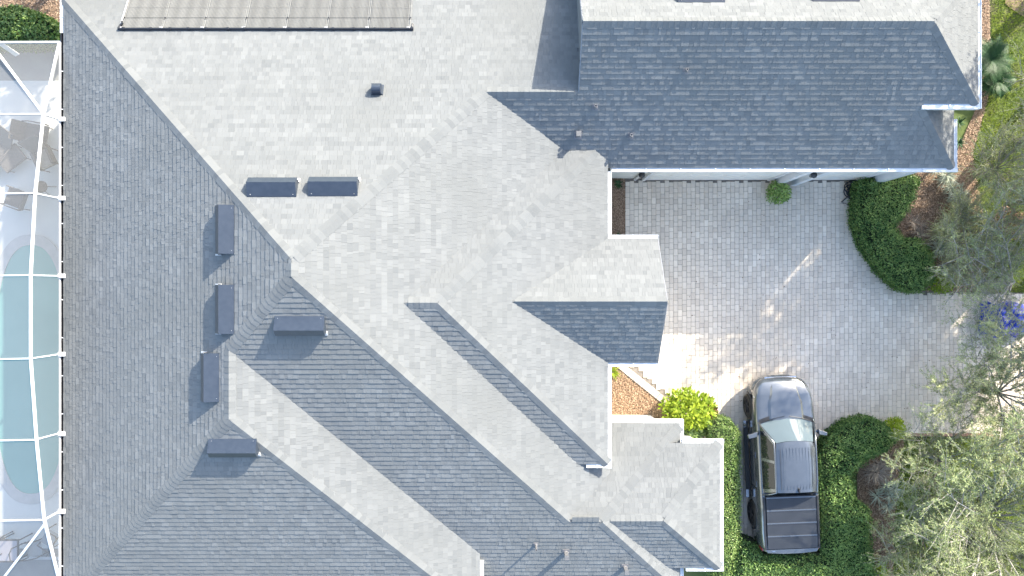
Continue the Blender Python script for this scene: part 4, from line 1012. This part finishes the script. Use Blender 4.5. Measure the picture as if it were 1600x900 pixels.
# trees: trunk, limbs and whips carrying small narrow leaves
def tree(name, label, x, y, ht, h, r, m, bark, nwhip, leafn, L_=.07, Wd=.016, tr=.10, lim=7, bias=(0, 0), group=None, seed=5, shade=False, zspread=1.0, wl=.7, azr=None):
    rd = random.Random(seed); t = empty(name, (x, y, 0), label, 'tree', group)
    tb = MB(); top = Vector((bias[0]*.2, bias[1]*.2, ht)); tb.tube([(0, 0, -.05), (.03, .02, ht*.5), top], [tr*1.3, tr, tr*.8], 9); tb.obj('trunk', bark, t, smooth=True)
    br = MB(); P = []; D = []
    for i in range(lim):
        a = (i+rd.uniform(-.25, .25))*2*math.pi/lim if azr is None else azr[0]+(azr[1]-azr[0])*(i+.5+rd.uniform(-.3, .3))/lim
        l = r*rd.uniform(.75, 1.1); d = Vector((math.cos(a), math.sin(a), 0)); s = Vector((-d.y, d.x, 0)); c0 = rd.uniform(-.25, .25); hh = (h-ht)*rd.uniform(.5, 1)*zspread
        pts = [top+d*(l*u)+s*(c0*l*u*u+rd.uniform(-.05, .05)*(k > 0))+Vector((bias[0]*u, bias[1]*u, hh*math.sin(u*1.5))) for k, u in enumerate([0, .2, .4, .6, .8, 1])]
        br.tube(pts, [tr*.34, tr*.27, tr*.2, tr*.14, tr*.09, tr*.04], 6)
        for j in range(13):
            u = .12+.88*j/12; k = min(4, int(u*5)); base_ = pts[k].lerp(pts[k+1], u*5-k); sg = 1 if j % 2 else -1
            dd = (d*rd.uniform(.5, .9)+s*sg*rd.uniform(.4, 1)+Vector((0, 0, rd.uniform(.1, .7)))).normalized(); sl = r*rd.uniform(.22, .42)
            q = [base_, base_+dd*sl*.5+Vector((0, 0, .05)), base_+dd*sl+s*rd.uniform(-.1, .1)]
            br.tube(q, [tr*.12, tr*.08, tr*.03], 4)
            for w in range(nwhip):
                u2 = rd.uniform(.15, 1); b2 = q[0].lerp(q[2], u2); w2 = (dd*.8+Vector((rd.gauss(0, .45), rd.gauss(0, .45), rd.gauss(.15, .35)))).normalized()
                e2 = b2+w2*wl*rd.uniform(.5, 1.1); br.tube([b2, b2.lerp(e2, .5)+Vector((0, 0, .03)), e2], [.006, .0045, .002], 3, cap=False)
                P.append((b2, e2))
    br.obj('branches', bark, t, smooth=True)
    b0 = np.array([list(p[0]) for p in P]); b1 = np.array([list(p[1]) for p in P]); N = len(P)*leafn
    ix = np.repeat(np.arange(len(P)), leafn); u = rng.uniform(.05, 1.05, N)[:, None]; Q = b0[ix]*(1-u)+b1[ix]*u
    dr = (b1-b0)[ix]; dr /= np.linalg.norm(dr, axis=1)[:, None]; Q += rng.normal(0, .02 if not shade else .12, Q.shape)
    V = leaves(Q, L_, Wd, spread=.9, along=dr*1.1); tone = np.clip(rng.normal(.5, .2, len(P))[ix]+rng.normal(0, .15, N), 0, 1)
    quads('crown', V, tone, m, t)
    return t
tree('olive_tree', 'sunny silvery tree arching over the right end of the paved driveway', 15.7, -3.4, 1.3, 3.4, 2.3, M_oliveL, M_bark, 11, 32, seed=3, lim=10, L_=.075, Wd=.020)
tree('olive_tree', 'large sprawling silver branched tree over the lawn in the lower right corner', 15.3, -7.4, 1.2, 3.6, 3.3, M_olive, M_bark, 12, 32, seed=8, lim=13, tr=.15, wl=.9, L_=.08, Wd=.020)
tree('olive_tree', 'dark green tree at the right edge above the driveway exit', 17.1, 2.9, 1.6, 3.6, 1.8, leafmat('deep_olive_leaf', (.12, .15, .07), (.42, .46, .25)), M_bark, 10, 24, seed=14, lim=9)
tree('olive_tree', 'thin silver branched tree reaching left between hedge tip and blue tarpaulin', 16.2, .2, 1.3, 3.0, 2.6, M_olive, M_bark, 7, 16, seed=21, lim=7, tr=.12, azr=(R(120), R(235)))
tree('olive_tree', 'bare silver twigged tree on the lawn right of the feathery palms', 17.3, 5.0, 1.4, 3.0, 2.2, M_olive, M_bark, 4, 9, seed=33, lim=6, tr=.09, azr=(R(110), R(250)))
tree('olive_tree', 'wispy tree at the bottom of the lawn below the sprawling silver tree', 14.4, -9.6, 1.0, 2.6, 2.2, M_olive, M_bark, 9, 26, seed=37, lim=9)
for x, y, ht, h, r, sd_, lab in [
    (19.6, 11.8, 6.6, 9.2, 2.3, 53, 'tall leafy tree beyond the lawn, level with the feathery palms'), (18.7, 7.3, 5.2, 8.4, 2.6, 51, 'tall leafy tree beyond the lawn, level with the lower garage gutter'), (22.4, 5.4, 5.5, 8.8, 2.7, 52, 'tall leafy tree set farther back, east of the blue tarpaulin'),
     (24.4, 9.4, 6, 10.4, 2.8, 54, 'tallest leafy tree, farthest beyond the right edge of the lawn'),
    (18.9, 3.2, 3.8, 6.4, 2.1, 55, 'lowest leafy tree beyond the lawn, nearest to the driveway exit')]:
    tree('shade_tree', lab, x, y, ht, h, r, M_palm, M_bark2, 3, 19, L_=.20, Wd=.10, tr=.2, lim=9, seed=sd_, shade=True, group='tall shade trees beyond the lawn', wl=.6)

tree('olive_tree', 'fine twigged grey green tree leaning over the mulch right of the truck hedge', 14.1, -5.7, .8, 2.4, 2.0, M_olive, M_bark, 9, 24, seed=43, lim=8, tr=.07)
tree('olive_tree', 'low feathery grey tree over the lawn below the middle of the truck bed', 13.6, -8.3, .8, 2.3, 1.7, M_olive, M_bark, 9, 22, seed=47, lim=8, tr=.07)
tree('olive_tree', 'low silvery tree over the lawn above the brown round shrub', 15.9, 3.9, .9, 2.2, 1.2, M_olive, M_bark, 7, 14, seed=61, lim=8, tr=.07)
tree('olive_tree', 'pale yellow green feathery small tree spilling over the palmettos beside the curved hedge', 15.0, 1.5, .5, 1.7, 1.25, M_oliveL, M_bark, 9, 20, seed=67, lim=8, tr=.05)
for x, y, sd_, lab in [(-12.9, 13.4, 72, 'leafy tree north of the house, behind the glossy hedge')]:
    tree('shade_tree', lab, x, y, 3.0, 6.0, 2.6, M_palm, M_bark2, 3, 22, L_=.20, Wd=.10, tr=.18, lim=9, seed=sd_, shade=True, wl=.6)
# blue tarpaulin bundle under the branches
c = W(1580, 500, .5); c.z = 0
b = MB(); n = 26; rd = random.Random(4); g = []
for j in range(n+1):
    row = []
    for i in range(n+1):
        x = (i/n-.5)*1.5; y = (j/n-.5)*1.15
        edge = max(0, 1-(abs(x)/.75)**3)*max(0, 1-(abs(y)/.575)**3)
        z = .62*edge**.5+.05*math.sin(x*13+y*5)+.045*math.sin(y*17-x*6)+.03*rd.random()
        row.append((x+.05*math.sin(y*9)+.12*y, y+.06*math.sin(x*8), max(.02, z)))
    g.append(row)
vs = [p for r in g for p in r]
b.add(vs, [(j*(n+1)+i, j*(n+1)+i+1, (j+1)*(n+1)+i+1, (j+1)*(n+1)+i) for j in range(n) for i in range(n)])
o = b.obj('tarpaulin', mat('blue_tarpaulin', (.010, .028, .30), (.015, .045, .42), rough=.4, nscale=5, spec=.5), None, smooth=True,
          label='crumpled bright blue tarpaulin half hidden by branches at the driveway exit', cat='tarpaulin'); o.location = c

# ------------------------------------------------------------ ground cover
beds = [PX([(940, 278), (977, 278), (977, 372), (940, 372)]), PX([(950, 572), (962, 574), (1044, 641), (1046, 652), (950, 652)]),
        PX([(1430, 262), (1492, 250), (1530, 160), (1528, -20), (1545, -20), (1550, 130), (1520, 240), (1535, 330), (1560, 455), (1440, 455), (1400, 350)]),
        PX([(1335, 690), (1415, 680), (1402, 760), (1395, 905), (1355, 905)]), PX([(0, -10), (95, -10), (95, 62), (0, 62)])]
def scatter(poly, dens):
    xs, ys_ = [p[0] for p in poly], [p[1] for p in poly]; n = int(dens*(max(xs)-min(xs))*(max(ys_)-min(ys_)))
    x = rng.uniform(min(xs), max(xs), n); y = rng.uniform(min(ys_), max(ys_), n); k = inpoly(x, y, poly); return x[k], y[k]
V = []; T = []
for pl in beds[:1]+beds[2:]:
    x, y = scatter(pl, 1500); P = np.stack([x, y, rng.uniform(-.015, .02, len(x))], 1); V.append(leaves(P, .055, .022, spread=.35)); T.append(np.clip(rng.normal(.45, .28, len(x)), 0, 1))
pl = beds.pop(1)
x, y = scatter(pl, 2200); P = np.stack([x, y, rng.uniform(-.015, .025, len(x))], 1)
quads('sunlit_mulch', leaves(P, .07, .020, spread=.35), np.clip(rng.normal(.5, .28, len(x)), 0, 1), mat('sunlit_mulch_chip', (.22, .12, .065), (.62, .45, .30), rough=.9, tone=True), None, kind='stuff', label='orange straw coloured pine mulch in the sunlit corner bed', cat='mulch')  # brighter chips than the other beds; sunlight is put into their colour
quads('mulch_chips', np.concatenate(V), np.concatenate(T), M_chip, None, kind='stuff', label='brown bark mulch and dry leaf litter covering the planting beds', cat='mulch')
lawnp = PX([(1510, -60), (1700, -60), (1700, 458), (1552, 458), (1522, 240), (1552, 130), (1548, -60)])
lawn2 = PX([(1402, 684), (1700, 684), (1700, 960), (1392, 960), (1400, 760)])
V = []; T = []
for pl in (lawnp, lawn2):
    x, y = scatter(pl, 1400); nz = noise2(x, y, 1.3, 77)+.5*noise2(x, y, 4, 78)
    k = rng.uniform(0, 1, len(x)) < .65+.35*nz; x, y, nz = x[k], y[k], nz[k]; P = np.stack([x, y, np.full(len(x), -.055)], 1)
    N = len(x); n_ = np.stack([rng.normal(0, 1, N), rng.normal(0, 1, N), rng.normal(0, .3, N)], 1); n_ /= np.linalg.norm(n_, axis=1)[:, None]
    d = np.stack([rng.normal(0, .75, N), rng.normal(0, .75, N), np.ones(N)], 1); d /= np.linalg.norm(d, axis=1)[:, None]
    s = np.cross(n_, d); s /= np.linalg.norm(s, axis=1)[:, None]; l = rng.uniform(.05, .13, N)[:, None]
    V.append(np.stack([P-s*.008, P+s*.008, P+d*l+s*.002, P+d*l-s*.002], 1)); T.append(np.clip(.5+.25*nz+rng.normal(0, .15, N), 0, 1))
quads('grass', np.concatenate(V), np.concatenate(T), M_grass, None, kind='stuff', label='patchy green lawn grass along the right side', cat='grass')
# litter blown on to the pavers and roof valley
V = []
for (px, py) in [(1160, 590), (1356, 550), (1302, 530), (1485, 640), (1262, 565), (1300, 512), (1400, 560), (1040, 602), (1332, 372), (1326, 366), (1450, 600), (1190, 640), (1210, 560), (1360, 600), (1420, 640), (1462, 568)]:
    for k in range(3): V.append(list(W(px+random.uniform(-6, 6), py+random.uniform(-6, 6), .024)))
for k in range(170):
    a_ = random.uniform(0, 1)**1.5; V.append(list(W(1500-a_*430, random.uniform(300, 660), .024)))
P = np.array(V); quads('leaf_litter', leaves(P, .05, .03, spread=.2), np.full(len(P), .1), M_chip, None, kind='stuff', label='scattered dead leaves on the pavers', cat='leaves')
